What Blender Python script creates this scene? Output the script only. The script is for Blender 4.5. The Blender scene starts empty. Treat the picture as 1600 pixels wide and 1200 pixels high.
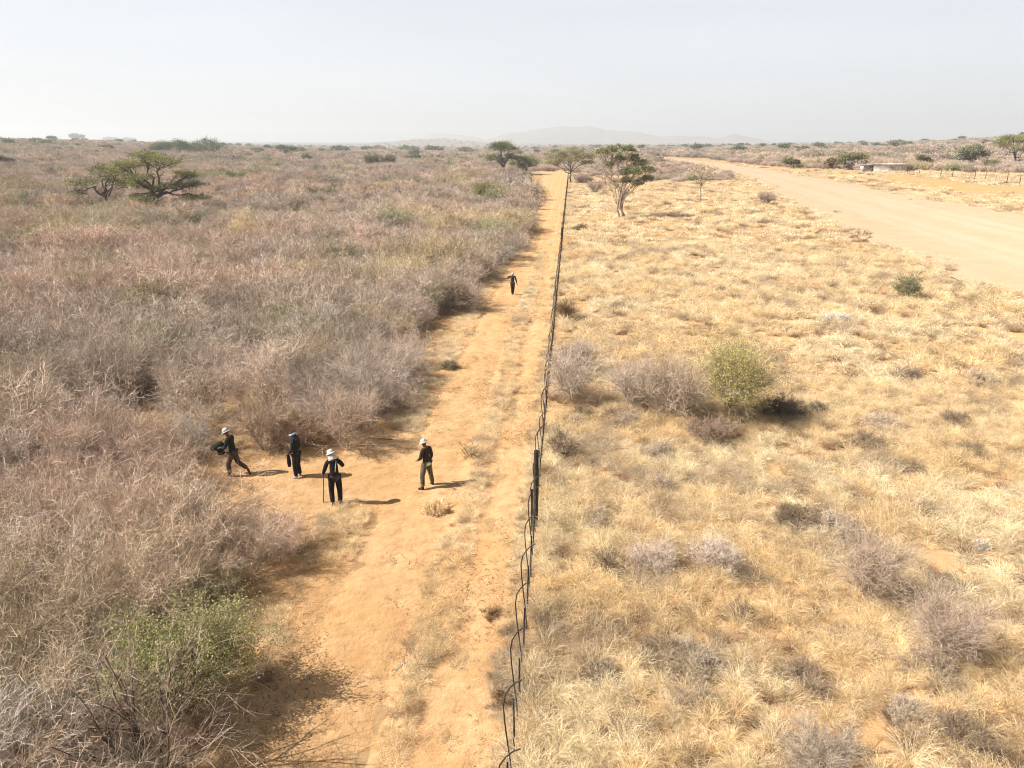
import bpy, math, random
import numpy as np
from mathutils import Vector, Matrix
R = math.radians
random.seed(3)
scn = bpy.context.scene
COL = scn.collection

# ---------------------------------------------------------------- camera
CAM_H = 10.3
PITCH = R(19.1)
F = 1080.0                                   # focal length in photo pixels (1600 wide)
cam = bpy.data.cameras.new('camera'); cam.sensor_width = 36; cam.lens = 36*F/1600
cam.clip_start = 0.1; cam.clip_end = 40000
camo = bpy.data.objects.new('camera', cam); COL.objects.link(camo)
camo.location = (0, 0, CAM_H); camo.rotation_euler = (R(90)-PITCH, 0, 0)
scn.camera = camo

# ---------------------------------------------------------------- world, sun, exposure
SUN_EL, SUN_AZ = R(44), R(188)               # azimuth of the sun seen from the origin, counter-clockwise from +X
SUN_STRENGTH, SKY_STRENGTH = 5.0, 0.13
w = bpy.data.worlds.new('World'); scn.world = w; w.use_nodes = True
nt = w.node_tree; nt.nodes.clear()
out = nt.nodes.new('ShaderNodeOutputWorld'); bg = nt.nodes.new('ShaderNodeBackground')
sky = nt.nodes.new('ShaderNodeTexSky'); sky.sky_type = 'NISHITA'; sky.sun_disc = False
sky.sun_elevation = SUN_EL; sky.sun_rotation = R(90)-SUN_AZ
sky.air_density = 1.0; sky.dust_density = 4.0; sky.ozone_density = 1.0; sky.altitude = 900
mixw = nt.nodes.new('ShaderNodeMixRGB'); mixw.inputs[0].default_value = 0.86
mixw.inputs[2].default_value = (2.93, 2.97, 3.08, 1)   # thin white dry-season haze veil over the whole sky
# the veil is brightest low down and thins towards the zenith, with faint cloud streaks in it
tcw = nt.nodes.new('ShaderNodeTexCoord'); sep = nt.nodes.new('ShaderNodeSeparateXYZ'); nt.links.new(tcw.outputs['Generated'], sep.inputs[0])
mrw = nt.nodes.new('ShaderNodeMapRange'); mrw.interpolation_type = 'SMOOTHSTEP'
mrw.inputs[1].default_value = .12; mrw.inputs[2].default_value = .75; mrw.inputs[3].default_value = 1.0; mrw.inputs[4].default_value = .30
nt.links.new(sep.outputs[2], mrw.inputs[0])
mpw = nt.nodes.new('ShaderNodeMapping'); mpw.inputs['Scale'].default_value = (1.2, 1.2, 7); mpw.inputs['Rotation'].default_value = (0, R(14), 0)
nt.links.new(tcw.outputs['Generated'], mpw.inputs[0])
now = nt.nodes.new('ShaderNodeTexNoise'); now.inputs['Scale'].default_value = 1.3; now.inputs['Detail'].default_value = 3
nt.links.new(mpw.outputs[0], now.inputs[0])
mr2 = nt.nodes.new('ShaderNodeMapRange'); mr2.inputs[1].default_value = .3; mr2.inputs[2].default_value = .7; mr2.inputs[3].default_value = .93; mr2.inputs[4].default_value = 1.05
nt.links.new(now.outputs[0], mr2.inputs[0])
mlw = nt.nodes.new('ShaderNodeMath'); mlw.operation = 'MULTIPLY'; nt.links.new(mrw.outputs[0], mlw.inputs[0]); nt.links.new(mr2.outputs[0], mlw.inputs[1])
vsc = nt.nodes.new('ShaderNodeVectorMath'); vsc.operation = 'SCALE'; nt.links.new(mixw.outputs[0], vsc.inputs[0]); nt.links.new(mlw.outputs[0], vsc.inputs['Scale'])
nt.links.new(sky.outputs[0], mixw.inputs[1]); nt.links.new(vsc.outputs[0], bg.inputs[0])
bg.inputs[1].default_value = SKY_STRENGTH
nt.links.new(bg.outputs[0], out.inputs[0])
sun = bpy.data.lights.new('sun', 'SUN'); sun.energy = SUN_STRENGTH; sun.angle = R(0.5); sun.color = (1.0, 0.93, 0.82)
suno = bpy.data.objects.new('sun', sun); COL.objects.link(suno)
sdir = Vector((math.cos(SUN_AZ)*math.cos(SUN_EL), math.sin(SUN_AZ)*math.cos(SUN_EL), math.sin(SUN_EL)))
suno.rotation_euler = sdir.to_track_quat('Z', 'Y').to_euler()
scn.view_settings.view_transform = 'Standard'; scn.view_settings.look = 'None'
scn.view_settings.exposure = 1.10; scn.view_settings.gamma = 1.0; scn.view_settings.use_curve_mapping = False
try:
    scn.cycles.use_denoising = True; scn.cycles.denoising_input_passes = "RGB_ALBEDO_NORMAL"; scn.cycles.denoising_prefilter = "FAST"
    scn.cycles.max_bounces = 5; scn.cycles.diffuse_bounces = 3; scn.cycles.glossy_bounces = 1
    scn.cycles.transmission_bounces = 3; scn.cycles.volume_bounces = 0
    scn.cycles.filter_width = 1.1
    scn.cycles.use_adaptive_sampling = False
except Exception: pass

# ---------------------------------------------------------------- helpers: numbers
def sm(t):
    t = np.clip(t, 0, 1); return t*t*(3-2*t)
def vnoise(x, y, s, seed):
    x = np.asarray(x, float)/s; y = np.asarray(y, float)/s
    xi = np.floor(x).astype(np.int64); yi = np.floor(y).astype(np.int64)
    fx = x-xi; fy = y-yi; fx = fx*fx*(3-2*fx); fy = fy*fy*(3-2*fy)
    def h(a, b):
        n = (a*374761393 + b*668265263 + seed*1442695041) & 0xffffffff
        n = ((n ^ (n >> 13))*1274126177) & 0xffffffff
        return ((n ^ (n >> 16)) & 0xffff)/65535.0
    return (h(xi, yi)*(1-fx)+h(xi+1, yi)*fx)*(1-fy)+(h(xi, yi+1)*(1-fx)+h(xi+1, yi+1)*fx)*fy
def fbm(x, y, s, seed, o=4):
    r = 0; a = .5; t = 0
    for i in range(o): r = r+a*vnoise(x, y, s/2**i, seed+i*17); t += a; a *= .5
    return r/t
def hgt(X, Y):                                # the lie of the land
    X = np.asarray(X, float); Y = np.asarray(Y, float)
    r = np.hypot(X, Y)+1e-6; az = np.degrees(np.arctan2(X, np.maximum(Y, 1e-3)))
    z = 3.2*sm((X-38)/90)*sm((Y+10)/60)
    back = (Y > 0)
    L = np.interp(az, [-60, -35, -28, -23.6, -17, -10], [16, 13.5, 10.5, 6.5, 3.5, 0])*sm((r-180)/750)
    Rr = np.interp(az, [8, 17, 22, 27.7, 35, 60], [0, 2, 3.5, 7, 15, 20])*sm((r-260)/950)
    z = z + np.where(back, L+Rr, 0)
    z = z + 24*sm((r-2500)/3500)*np.where(back, 1, 0)
    z = z + 30*np.exp(-((az+6)/4.0)**2)*sm((r-2300)/1200)*sm((6500-r)/2500)*np.where(back, 1, 0)
    z = z + (fbm(X, Y, 60, 5)-.5)*2.4*sm((r-150)/300)
    z = z + (fbm(X, Y, 3.0, 9)-.5)*0.10*sm((300-r)/200)
    return z
def ray(px, py):
    cx = (px-800)/F; cy = (600-py)/F
    return np.array([cx, math.cos(PITCH)+cy*math.sin(PITCH), -math.sin(PITCH)+cy*math.cos(PITCH)])
def ground(px, py, up=0.0):                   # where the line of sight meets the land (or `up` metres over it)
    d = ray(px, py); t = 2.0; prev = 2.0
    while t < 9000:
        x, y, z = d[0]*t, d[1]*t, CAM_H+d[2]*t
        if z < hgt(x, y)+up:
            a, b = prev, t
            for _ in range(30):
                m = (a+b)/2
                if CAM_H+d[2]*m < hgt(d[0]*m, d[1]*m)+up: b = m
                else: a = m
            return np.array([d[0]*b, d[1]*b, float(hgt(d[0]*b, d[1]*b))])
        prev = t; t *= 1.01
    return np.array([d[0]*2000, d[1]*2000, 0.])
def plane_at(px, py, Y):                      # point of the sight line at depth Y
    d = ray(px, py); t = Y/d[1]
    return np.array([d[0]*t, Y, CAM_H+d[2]*t])
def px_per_m(p):
    zc = p[1]*math.cos(PITCH)+(CAM_H-p[2])*math.sin(PITCH)
    return F/zc

# ---------------------------------------------------------------- helpers: meshes
class MB:
    def __init__(s): s.v = []; s.f = []; s.m = []; s.a = []; s.n = 0
    def add(s, v, f, mat=0, var=None):
        v = np.asarray(v, float).reshape(-1, 3); f = np.asarray(f, np.int64).reshape(-1, 4)
        s.v.append(v); s.f.append(f+s.n); s.m.append(np.full(len(f), mat)); s.n += len(v)
        s.a.append(np.full(len(v), .5) if var is None else np.broadcast_to(var, (len(v),)))
    def mesh(s, name, mats, smooth=False):
        v = np.concatenate(s.v); f = np.concatenate(s.f); m = np.concatenate(s.m); a = np.concatenate(s.a)
        me = bpy.data.meshes.new(name)
        me.vertices.add(len(v)); me.vertices.foreach_set('co', v.astype(np.float32).ravel())
        me.loops.add(len(f)*4); me.loops.foreach_set('vertex_index', f.astype(np.int32).ravel())
        me.polygons.add(len(f)); me.polygons.foreach_set('loop_start', np.arange(0, len(f)*4, 4, dtype=np.int32))
        me.polygons.foreach_set('material_index', m.astype(np.int32))
        if smooth: me.polygons.foreach_set('use_smooth', np.ones(len(f), bool))
        at = me.attributes.new('var', 'FLOAT', 'POINT'); at.data.foreach_set('value', a.astype(np.float32))
        for x in mats: me.materials.append(x)
        me.update(calc_edges=True); me.validate()
        return me
def nrm(v): return v/(np.linalg.norm(v, axis=-1, keepdims=True)+1e-9)
def tubes(mb, P, w0, w1, sides, rng, mat=0, var=None):
    # P (N,k,3) polylines -> tapering prisms (sides>=3) or narrow blades (sides==2)
    P = np.asarray(P, float)
    N, k, _ = P.shape
    d = np.empty_like(P); d[:, 1:-1] = P[:, 2:]-P[:, :-2]; d[:, 0] = P[:, 1]-P[:, 0]; d[:, -1] = P[:, -1]-P[:, -2]
    d = nrm(d)
    r = nrm(rng.normal(size=(N, 1, 3)))
    u = nrm(np.cross(d, r)); v = np.cross(d, u)
    t = np.linspace(0, 1, k)[None, :, None]
    w0 = np.broadcast_to(np.asarray(w0, float), (N,))[:, None, None]; w1 = np.broadcast_to(np.asarray(w1, float), (N,))[:, None, None]
    wd = w0*(1-t)+w1*t
    ring = []
    for s in range(sides):
        a = 2*math.pi*s/sides
        ring.append(P+wd*(u*math.cos(a)+v*math.sin(a)))
    V = np.stack(ring, 2)                       # N,k,sides,3
    base = (np.arange(N)*k*sides)[:, None, None]
    kk = (np.arange(k-1)*sides)[None, :, None]
    ns = 1 if sides == 2 else sides
    ss = np.arange(ns)[None, None, :]; s2 = (ss+1) % sides
    f = np.stack([base+kk+ss, base+kk+s2, base+kk+sides+s2, base+kk+sides+ss], -1)
    va = None
    if var is not None: va = np.repeat(np.broadcast_to(var, (N,)), k*sides)
    mb.add(V, f, mat, va)
def grow(P, m, L, spread, up, k, rng, t0=.3, t1=1., bend=.12):
    n, kp, _ = P.shape; N = n*m
    idx = np.repeat(np.arange(n), m); t = rng.uniform(t0, t1, N)*(kp-1)
    i = np.clip(t.astype(int), 0, kp-2); f = (t-i)[:, None]
    a = P[idx, i]; b = P[idx, i+1]; pos = a*(1-f)+b*f
    d = nrm(nrm(b-a)+rng.normal(size=(N, 3))*spread+np.array([0, 0, up]))
    ln = L*rng.uniform(.55, 1.25, N)[:, None]/(k-1)
    out = [pos]
    for _ in range(k-1):
        d = nrm(d+rng.normal(size=(N, 3))*bend); out.append(out[-1]+d*ln)
    return np.stack(out, 1)
def leaves(mb, C, size, rng, mat=0, var=None, flat=0.0):
    N = len(C); size = np.broadcast_to(size, (N,))[:, None]
    n = rng.normal(size=(N, 3)); n[:, 2] += flat*3; n = nrm(n)
    u = nrm(np.cross(n, rng.normal(size=(N, 3)))); v = np.cross(n, u)
    V = np.stack([C-u*size*.5, C-v*size*.28, C+u*size*.5, C+v*size*.28], 1)
    f = np.arange(N*4).reshape(N, 4)
    mb.add(V, f, mat, None if var is None else np.repeat(var, 4))
def tag(o, label=None, cat=None, group=None, kind=None):
    if label: o['label'] = label
    if cat: o['category'] = cat
    if group: o['group'] = group
    if kind: o['kind'] = kind
    return o
def link(name, me, parent=None, loc=None, tint=None):
    o = bpy.data.objects.new(name, me); COL.objects.link(o)
    if parent: o.parent = parent
    if loc is not None: o.location = [float(c) for c in loc]
    if tint is not None: o['tint'] = [float(c) for c in tint]
    return o
def empty(name, loc, label, cat, group=None, rz=0):
    o = bpy.data.objects.new(name, None); COL.objects.link(o); o.location = [float(c) for c in loc]; o.rotation_euler[2] = rz
    o.empty_display_size = .3
    return tag(o, label, cat, group)

# ---------------------------------------------------------------- materials
def newmat(name):
    m = bpy.data.materials.new(name); m.use_nodes = True; t = m.node_tree; t.nodes.clear(); return m, t
def plant_mat(name, transl=0.0, lo=.6, hi=1.4, col=None):
    m, t = newmat(name); N = t.nodes; Lk = t.links
    o = N.new('ShaderNodeOutputMaterial'); dif = N.new('ShaderNodeBsdfDiffuse')
    va = N.new('ShaderNodeAttribute'); va.attribute_name = 'var'
    mr = N.new('ShaderNodeMapRange'); mr.inputs[3].default_value = lo; mr.inputs[4].default_value = hi
    Lk.new(va.outputs['Fac'], mr.inputs[0])
    mul = N.new('ShaderNodeVectorMath'); mul.operation = 'SCALE'
    if col is None:
        ta = N.new('ShaderNodeAttribute'); ta.attribute_type = 'INSTANCER'; ta.attribute_name = 'tint'
        Lk.new(ta.outputs['Vector'], mul.inputs[0])
    else: mul.inputs[0].default_value = col
    Lk.new(mr.outputs[0], mul.inputs['Scale'])
    Lk.new(mul.outputs[0], dif.inputs[0])
    if transl:
        tr = N.new('ShaderNodeBsdfTranslucent'); Lk.new(mul.outputs[0], tr.inputs[0])
        mx = N.new('ShaderNodeMixShader'); mx.inputs[0].default_value = transl
        Lk.new(dif.outputs[0], mx.inputs[1]); Lk.new(tr.outputs[0], mx.inputs[2]); Lk.new(mx.outputs[0], o.inputs[0])
    else: Lk.new(dif.outputs[0], o.inputs[0])
    return m
M_TWIG = plant_mat('dry_twigs', 0, .62, 1.38)
M_BLADE = plant_mat('dry_grass_blades', .48, .58, 1.30)
M_LEAF = plant_mat('leaves', .35, .6, 1.4)
M_STEM = plant_mat('dark_bark_stems', 0, .7, 1.3, (.10, .075, .06))
M_STEMPALE = plant_mat('pale_bark_stems', 0, .7, 1.3, (.30, .235, .18))
def noise_mat(name, c1, c2, scale=6, rough=.85, bump=.3, c3=None, detail=6):
    m, t = newmat(name); N = t.nodes; Lk = t.links
    o = N.new('ShaderNodeOutputMaterial'); b = N.new('ShaderNodeBsdfPrincipled'); b.inputs['Roughness'].default_value = rough
    b.inputs['Specular IOR Level'].default_value = .25
    tc = N.new('ShaderNodeTexCoord'); no = N.new('ShaderNodeTexNoise'); no.inputs['Scale'].default_value = scale; no.inputs['Detail'].default_value = detail
    Lk.new(tc.outputs['Object'], no.inputs['Vector'])
    cr = N.new('ShaderNodeValToRGB'); cr.color_ramp.elements[0].position = .35; cr.color_ramp.elements[1].position = .65
    cr.color_ramp.elements[0].color = (*c1, 1); cr.color_ramp.elements[1].color = (*c2, 1)
    Lk.new(no.outputs[0], cr.inputs[0]); Lk.new(cr.outputs[0], b.inputs['Base Color'])
    if bump:
        bp = N.new('ShaderNodeBump'); bp.inputs['Strength'].default_value = bump; bp.inputs['Distance'].default_value = .02
        Lk.new(no.outputs[0], bp.inputs['Height']); Lk.new(bp.outputs[0], b.inputs['Normal'])
    Lk.new(b.outputs[0], o.inputs[0]); return m
def soil_mat(name, base, pale, dark, litter, far=None, litter_amt=.5, lump=.06):
    m, t = newmat(name); N = t.nodes; Lk = t.links
    o = N.new('ShaderNodeOutputMaterial'); b = N.new('ShaderNodeBsdfDiffuse'); b.inputs['Roughness'].default_value = .9
    g = N.new('ShaderNodeNewGeometry')
    def noise(s, d=5, r=.6):
        n = N.new('ShaderNodeTexNoise'); n.inputs['Scale'].default_value = s; n.inputs['Detail'].default_value = d
        n.inputs['Roughness'].default_value = r
        Lk.new(g.outputs['Position'], n.inputs['Vector']); return n.outputs[0]
    def rng_(x, a, b_, lo=0., hi=1.):
        q = N.new('ShaderNodeMapRange'); q.inputs[1].default_value = a; q.inputs[2].default_value = b_
        q.inputs[3].default_value = lo; q.inputs[4].default_value = hi; Lk.new(x, q.inputs[0]); return q.outputs[0]
    def mix(f, a, b_):
        q = N.new('ShaderNodeMixRGB'); Lk.new(f, q.inputs[0])
        for x, i in ((a, 1), (b_, 2)):
            if isinstance(x, tuple): q.inputs[i].default_value = (*x, 1)
            else: Lk.new(x, q.inputs[i])
        return q.outputs[0]
    c = mix(rng_(noise(.35), .38, .62), base, pale)
    c = mix(rng_(noise(2.3), .42, .72, 0, .7), c, dark)
    sp = rng_(noise(16, 4, .75), .60, .70, 0, litter_amt)
    c = mix(sp, c, litter)
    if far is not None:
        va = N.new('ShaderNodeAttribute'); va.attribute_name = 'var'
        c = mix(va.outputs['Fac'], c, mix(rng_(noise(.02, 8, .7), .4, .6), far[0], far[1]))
    Lk.new(c, b.inputs[0])
    bp = N.new('ShaderNodeBump'); bp.inputs['Strength'].default_value = .9; bp.inputs['Distance'].default_value = lump
    vo = N.new('ShaderNodeTexVoronoi'); vo.inputs['Scale'].default_value = 3.4; Lk.new(g.outputs['Position'], vo.inputs['Vector'])
    dent = rng_(vo.outputs['Distance'], .0, .35, -.35, 0)
    ad = N.new('ShaderNodeMath'); ad.operation = 'ADD'
    Lk.new(noise(5, 6, .65), ad.inputs[0])
    Lk.new(rng_(noise(24, 3), 0, 1, 0, .35), ad.inputs[1]); a2 = N.new('ShaderNodeMath'); a2.operation = 'ADD'; Lk.new(ad.outputs[0], a2.inputs[0]); Lk.new(dent, a2.inputs[1]); Lk.new(a2.outputs[0], bp.inputs['Height'])
    Lk.new(bp.outputs[0], b.inputs['Normal'])
    Lk.new(b.outputs[0], o.inputs[0]); return m
SAND = (.53, .325, .160); SANDP = (.57, .38, .212); SANDD = (.37, .215, .10)
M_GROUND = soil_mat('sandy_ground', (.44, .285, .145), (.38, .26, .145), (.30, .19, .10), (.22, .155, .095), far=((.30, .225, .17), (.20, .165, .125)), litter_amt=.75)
M_PATH = soil_mat('track_sand', SAND, SANDP, SANDD, (.30, .19, .10), litter_amt=.5)
M_ROAD = soil_mat('gravel_road_surface', (.35, .25, .163), (.365, .278, .195), (.33, .23, .145), (.29, .21, .14), far=((.38, .315, .24), (.37, .295, .22)), litter_amt=.25, lump=.02)
M_BANK = soil_mat('orange_bank', (.36, .225, .11), (.38, .25, .13), (.3, .18, .08), (.26, .17, .08))
M_MOUNT = noise_mat('mountain_rock', (.16, .14, .11), (.24, .2, .16), .002, 1, 0)

# ---------------------------------------------------------------- ground sheet
def polar_sheet():
    rr = np.concatenate([[0.0], np.geomspace(1.0, 8000, 420)]); na = 720
    an = np.linspace(0, 2*math.pi, na, endpoint=False)
    Rg, A = np.meshgrid(rr, an, indexing='ij'); X = Rg*np.cos(A); Y = Rg*np.sin(A); Z = hgt(X, Y)
    Z = Z - 0.0
    i = np.arange(len(rr)-1)[:, None]*na; j = np.arange(na)[None, :]; j2 = (j+1) % na
    f = np.stack([i+j, i+na+j, i+na+j2, i+j2], -1)
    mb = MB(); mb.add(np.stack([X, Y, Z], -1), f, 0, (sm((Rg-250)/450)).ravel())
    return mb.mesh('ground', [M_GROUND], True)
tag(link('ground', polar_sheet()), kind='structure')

# cleared sandy track along the fence
FA = ground(802, 1188); FB0 = ground(888, 285)
def fence_x(Y):
    d = ray(893, 225.4); return FA[0]+(Y-FA[1])*d[0]/d[1]
rows = [(1500, 280, 0), (1190, 350, 0), (1050, 395, 0), (950, 400, 0), (880, 480, 0), (800, 400, 0), (740, 330, 0), (700, 430, 0), (660, 590, 0), (600, 625, 0),
        (540, 640, 0), (500, 680, 0), (460, 732, 0), (420, 762, 0), (380, 812, 0), (330, 845, 0), (290, 856, 0), (272, 856, 0)]
pl = np.array([ground(x, y) for y, x, _ in rows])
def path_left(Y): return np.interp(Y, pl[:, 1], pl[:, 0])
def path_mesh():
    Yv = np.concatenate([np.arange(4, 60, .12), np.arange(60, 330, .8)]); u = np.linspace(0, 1, 90)
    xl = path_left(Yv)-1.8+(fbm(Yv, Yv*0, 2.5, 31)-.5)*1.6; xr = fence_x(Yv)-.15+(fbm(Yv, Yv*0+9, 1.5, 37)-.5)*.5
    X = xl[:, None]*(1-u)+xr[:, None]*u; Y = Yv[:, None]+0*X
    fade = sm(np.minimum(u, 1-u)*6)[None, :]
    rut = np.zeros_like(X)
    for off in (-1.15, -2.75, -4.6):                       # wheel ruts parallel to the fence
        c = fence_x(Y)+off+(fbm(Y, Y*0, 14, 41+int(off*7))-.5)*.7
        am = .25+.9*fbm(Y, Y*0+off, 5, 47)
        rut -= .055*am*np.exp(-((X-c)/.3)**2)
        rut += .02*am*np.exp(-((X-c-.5)/.25)**2)
    mi = (fbm(X, Y, .55, 51, 3)-.5)*.07+(fbm(X, Y, 1.7, 52, 3)-.5)*.09
    Z = hgt(X, Y)+.012+fade*(rut+mi+.04)
    i = np.arange(len(Yv)-1)[:, None]*90; j = np.arange(89)[None, :]
    f = np.stack([i+j, i+j+1, i+90+j+1, i+90+j], -1)
    mb = MB(); mb.add(np.stack([X, Y, Z], -1), f); return mb.mesh('path', [M_PATH], True)
tag(link('path', path_mesh()), kind='structure')

# wide gravel road
rl = [(1900, 760), (1720, 560), (1600, 484), (1500, 440), (1380, 388), (1290, 345), (1235, 316), (1190, 290), (1150, 270), (1100, 258.5), (1060, 251.5), (1036, 247.2)]
rr_ = [(1900, 388), (1750, 363), (1600, 336), (1500, 318), (1440, 307), (1340, 288), (1260, 274), (1200, 264), (1160, 259), (1110, 253), (1066, 248.3), (1040, 245.5)]
RL = np.array([ground(*p) for p in rl]); RR = np.array([ground(*p) for p in rr_])
def resample(P, n):
    t = np.linspace(0, len(P)-1, n); i = np.clip(t.astype(int), 0, len(P)-2); f = (t-i)[:, None]
    return P[i]*(1-f)+P[i+1]*f
def road_mesh():
    n = 420; L = resample(RL, n); Rg = resample(RR, n); m = 60; u = np.linspace(0, 1, m)[None, :, None]
    jit = (fbm(np.arange(n), np.zeros(n), 60, 61, 3)-.5)[:, None]*2.5
    L = L+np.concatenate([jit, jit*0, jit*0], 1)
    P = L[:, None]*(1-u)+Rg[:, None]*u
    X, Y = P[..., 0], P[..., 1]
    Z = hgt(X, Y)+.08+.25*sm(np.minimum(u, 1-u)[..., 0]*6)
    # subtle windrow of loose gravel down the road
    uu = u[..., 0]
    Z = Z+.05*np.exp(-((uu-.34)/.05)**2)+(fbm(X, Y, 7, 63)-.5)*.08
    i = np.arange(n-1)[:, None]*m; j = np.arange(m-1)[None, :]
    f = np.stack([i+j, i+j+1, i+m+j+1, i+m+j], -1)
    st = (.35*np.exp(-((uu-.30)/.03)**2)+.5*np.exp(-((uu-.40)/.05)**2)+.45*np.exp(-((uu-.60)/.04)**2)+.5*np.exp(-((uu-.70)/.03)**2)+.35*fbm(uu*14, Y, 9, 64, 3))
    mb = MB(); mb.add(np.stack([X, Y, Z], -1), f, 0, np.clip(st, 0, 1).ravel()); return mb.mesh('road', [M_ROAD], True)
tag(link('road', road_mesh()), kind='structure')
ROADPOLY = np.concatenate([RL[:, :2], RR[::-1, :2]])
# orange verge beyond the road
bt = [(1380, 283), (1400, 289), (1460, 300), (1530, 306), (1640, 312), (1800, 322)]; bb = [(1375, 272), (1420, 273), (1480, 281), (1540, 289), (1640, 293), (1800, 303)]
def bank_mesh():
    A_ = resample(np.array([ground(*p) for p in bt]), 80); B_ = resample(np.array([ground(*p) for p in bb]), 80)
    u = np.linspace(0, 1, 14)[None, :, None]; P = A_[:, None]*(1-u)+B_[:, None]*u
    X, Y = P[..., 0], P[..., 1]; Z = hgt(X, Y)+.02+.5*np.sin(np.pi*u[..., 0])*(.6+.8*fbm(X, Y, 6, 71))
    i = np.arange(79)[:, None]*14; j = np.arange(13)[None, :]
    f = np.stack([i+j, i+j+1, i+14+j+1, i+14+j], -1)
    mb = MB(); mb.add(np.stack([X, Y, Z], -1), f); return mb.mesh('bank', [M_BANK], True)
tag(link('sand_bank', bank_mesh()), kind='structure')

# distant mountains
def ridge(name, D, prof, depth, seed):
    n = 160; xs = np.linspace(prof[0][0], prof[-1][0], n)
    top = np.interp(xs, [p[0] for p in prof], [p[1] for p in prof])
    top = top-(fbm(xs, xs*0, 22, seed)-.5)*5*sm((226-top)/8)
    C = np.array([plane_at(x, y, D) for x, y in zip(xs, top)])
    m = 24; v = np.linspace(-1, 1, m)[None, :]
    prof_v = np.clip(1-np.abs(v)**1.5, 0, 1)
    X = C[:, 0][:, None]*(1+v*depth/D); Y = D+v*depth+0*X
    nz = (fbm(X, Y, 260, seed+3)-.5)*60*prof_v*(1-prof_v)*3
    Z = -20+(C[:, 2]+20)[:, None]*prof_v+nz
    i = np.arange(n-1)[:, None]*m; j = np.arange(m-1)[None, :]
    f = np.stack([i+j, i+j+1, i+m+j+1, i+m+j], -1)
    mb = MB(); mb.add(np.stack([X, Y, Z], -1), f); tag(link(name, mb.mesh(name, [M_MOUNT], True)), kind='structure')
ridge('mountains', 6000, [(740, 226), (775, 214), (800, 207), (850, 201), (885, 197), (915, 197), (950, 203), (990, 205), (1020, 211), (1045, 213), (1075, 212), (1120, 216), (1150, 210), (1165, 211), (1200, 220), (1260, 226)], 600, 81)
ridge('mountains', 6900, [(610, 226), (650, 216), (675, 209), (710, 208), (735, 212), (760, 219), (780, 224), (800, 228)], 500, 87)

# ---------------------------------------------------------------- polygons
def inside(poly, X, Y):
    c = np.zeros(np.shape(X), bool); n = len(poly)
    for i in range(n):
        x1, y1 = poly[i]; x2, y2 = poly[(i+1) % n]
        k = ((y1 > Y) != (y2 > Y)) & (X < (x2-x1)*(Y-y1)/((y2-y1) or 1e-9)+x1); c ^= k
    return c
def edge_dist(poly, X, Y, closed=True):
    d = np.full(np.shape(X), 1e9); n = len(poly)
    for i in range(n if closed else n-1):
        a = np.array(poly[i]); b = np.array(poly[(i+1) % n]); ab = b-a; L = (ab**2).sum()+1e-9
        t = np.clip(((X-a[0])*ab[0]+(Y-a[1])*ab[1])/L, 0, 1)
        d = np.minimum(d, np.hypot(X-a[0]-t*ab[0], Y-a[1]-t*ab[1]))
    return d
tp = [(300, 1400), (330, 1190), (360, 1090), (385, 960), (470, 912), (508, 885), (470, 835), (400, 800), (320, 770), (290, 735), (330, 712), (440, 712), (560, 700), (650, 652), (665, 600), (640, 560),
      (655, 525), (690, 498), (742, 486), (742, 450), (762, 425), (802, 410), (832, 365), (852, 330), (857, 300), (853, 275), (848, 262)]
EDGE = [tuple(ground(*p)[:2]) for p in tp]
THICK = EDGE+[(-40., 500.), (-600., 500.), (-600., 20.), (-60., -10.), (-8., -2.)]

# ---------------------------------------------------------------- plant prototypes
def thorn_bush(seed, stems, ms, ws, h, rad, tw_sides=2, leaf=0, leafsize=.04, stem_mat=3, arch=.25, wisp=True):
    rng = np.random.default_rng(seed); mb = MB()
    a = rng.uniform(0, 2*np.pi, stems); lean = rng.uniform(.15, 1.0, stems)
    base = np.stack([np.cos(a)*.12*rad, np.sin(a)*.12*rad, -.1+0*a], 1)
    d = nrm(np.stack([np.cos(a)*lean*rad/h*1.3, np.sin(a)*lean*rad/h*1.3, np.ones(stems)], 1))
    pts = [base]; L = h*rng.uniform(.55, .8, stems)[:, None]/4
    for i in range(4):
        d = nrm(d+rng.normal(size=d.shape)*.14+np.stack([np.cos(a), np.sin(a), -0.3+0*a], 1)*arch*.12*i); pts.append(pts[-1]+d*L)
    S0 = np.stack(pts, 1)
    S1 = grow(S0, ms[0], h*.45, .55, .15, 4, rng, .25, 1.)
    S2 = grow(S1, ms[1], h*.24, .6, .10, 3, rng, .2, 1., .16)
    S3 = grow(S2, ms[2], h*.12, .75, .08, 3, rng, .1, 1., .2)
    tubes(mb, S0, ws[0], ws[0]*.5, 4, rng, stem_mat, rng.uniform(.2, .6, len(S0)))
    tubes(mb, S1, ws[1], ws[1]*.5, 3, rng, stem_mat, rng.uniform(.2, .8, len(S1)))
    tubes(mb, S2, ws[2], ws[2]*.6, tw_sides, rng, 0, rng.uniform(.1, 1, len(S2)))
    tubes(mb, S3, ws[3], ws[3]*.5, tw_sides, rng, 0, rng.uniform(.15, 1.1, len(S3)))
    if leaf:
        idx = rng.integers(0, len(S3), leaf); tt = rng.integers(0, 3, leaf)
        C = S3[idx, tt]+rng.normal(size=(leaf, 3))*.03*h/2
        leaves(mb, C, leafsize*rng.uniform(.6, 1.4, leaf), rng, 2, rng.uniform(0, 1, leaf))
    return mb
def bmesh_of(name, mb): return mb.mesh(name, [M_TWIG, M_STEM, M_LEAF, M_STEMPALE], False)
NEAR = [bmesh_of('dry_bush', thorn_bush(100+i, 11, (8, 9, 7), (.014, .0068, .0034, .0025), 2.2, 1.5+.2*(i % 3))) for i in range(9)]
MID = [bmesh_of('dry_bush', thorn_bush(200+i, 11, (8, 8, 6), (.018, .0095, .0056, .0045), 2.2, 1.7)) for i in range(8)]
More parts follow.
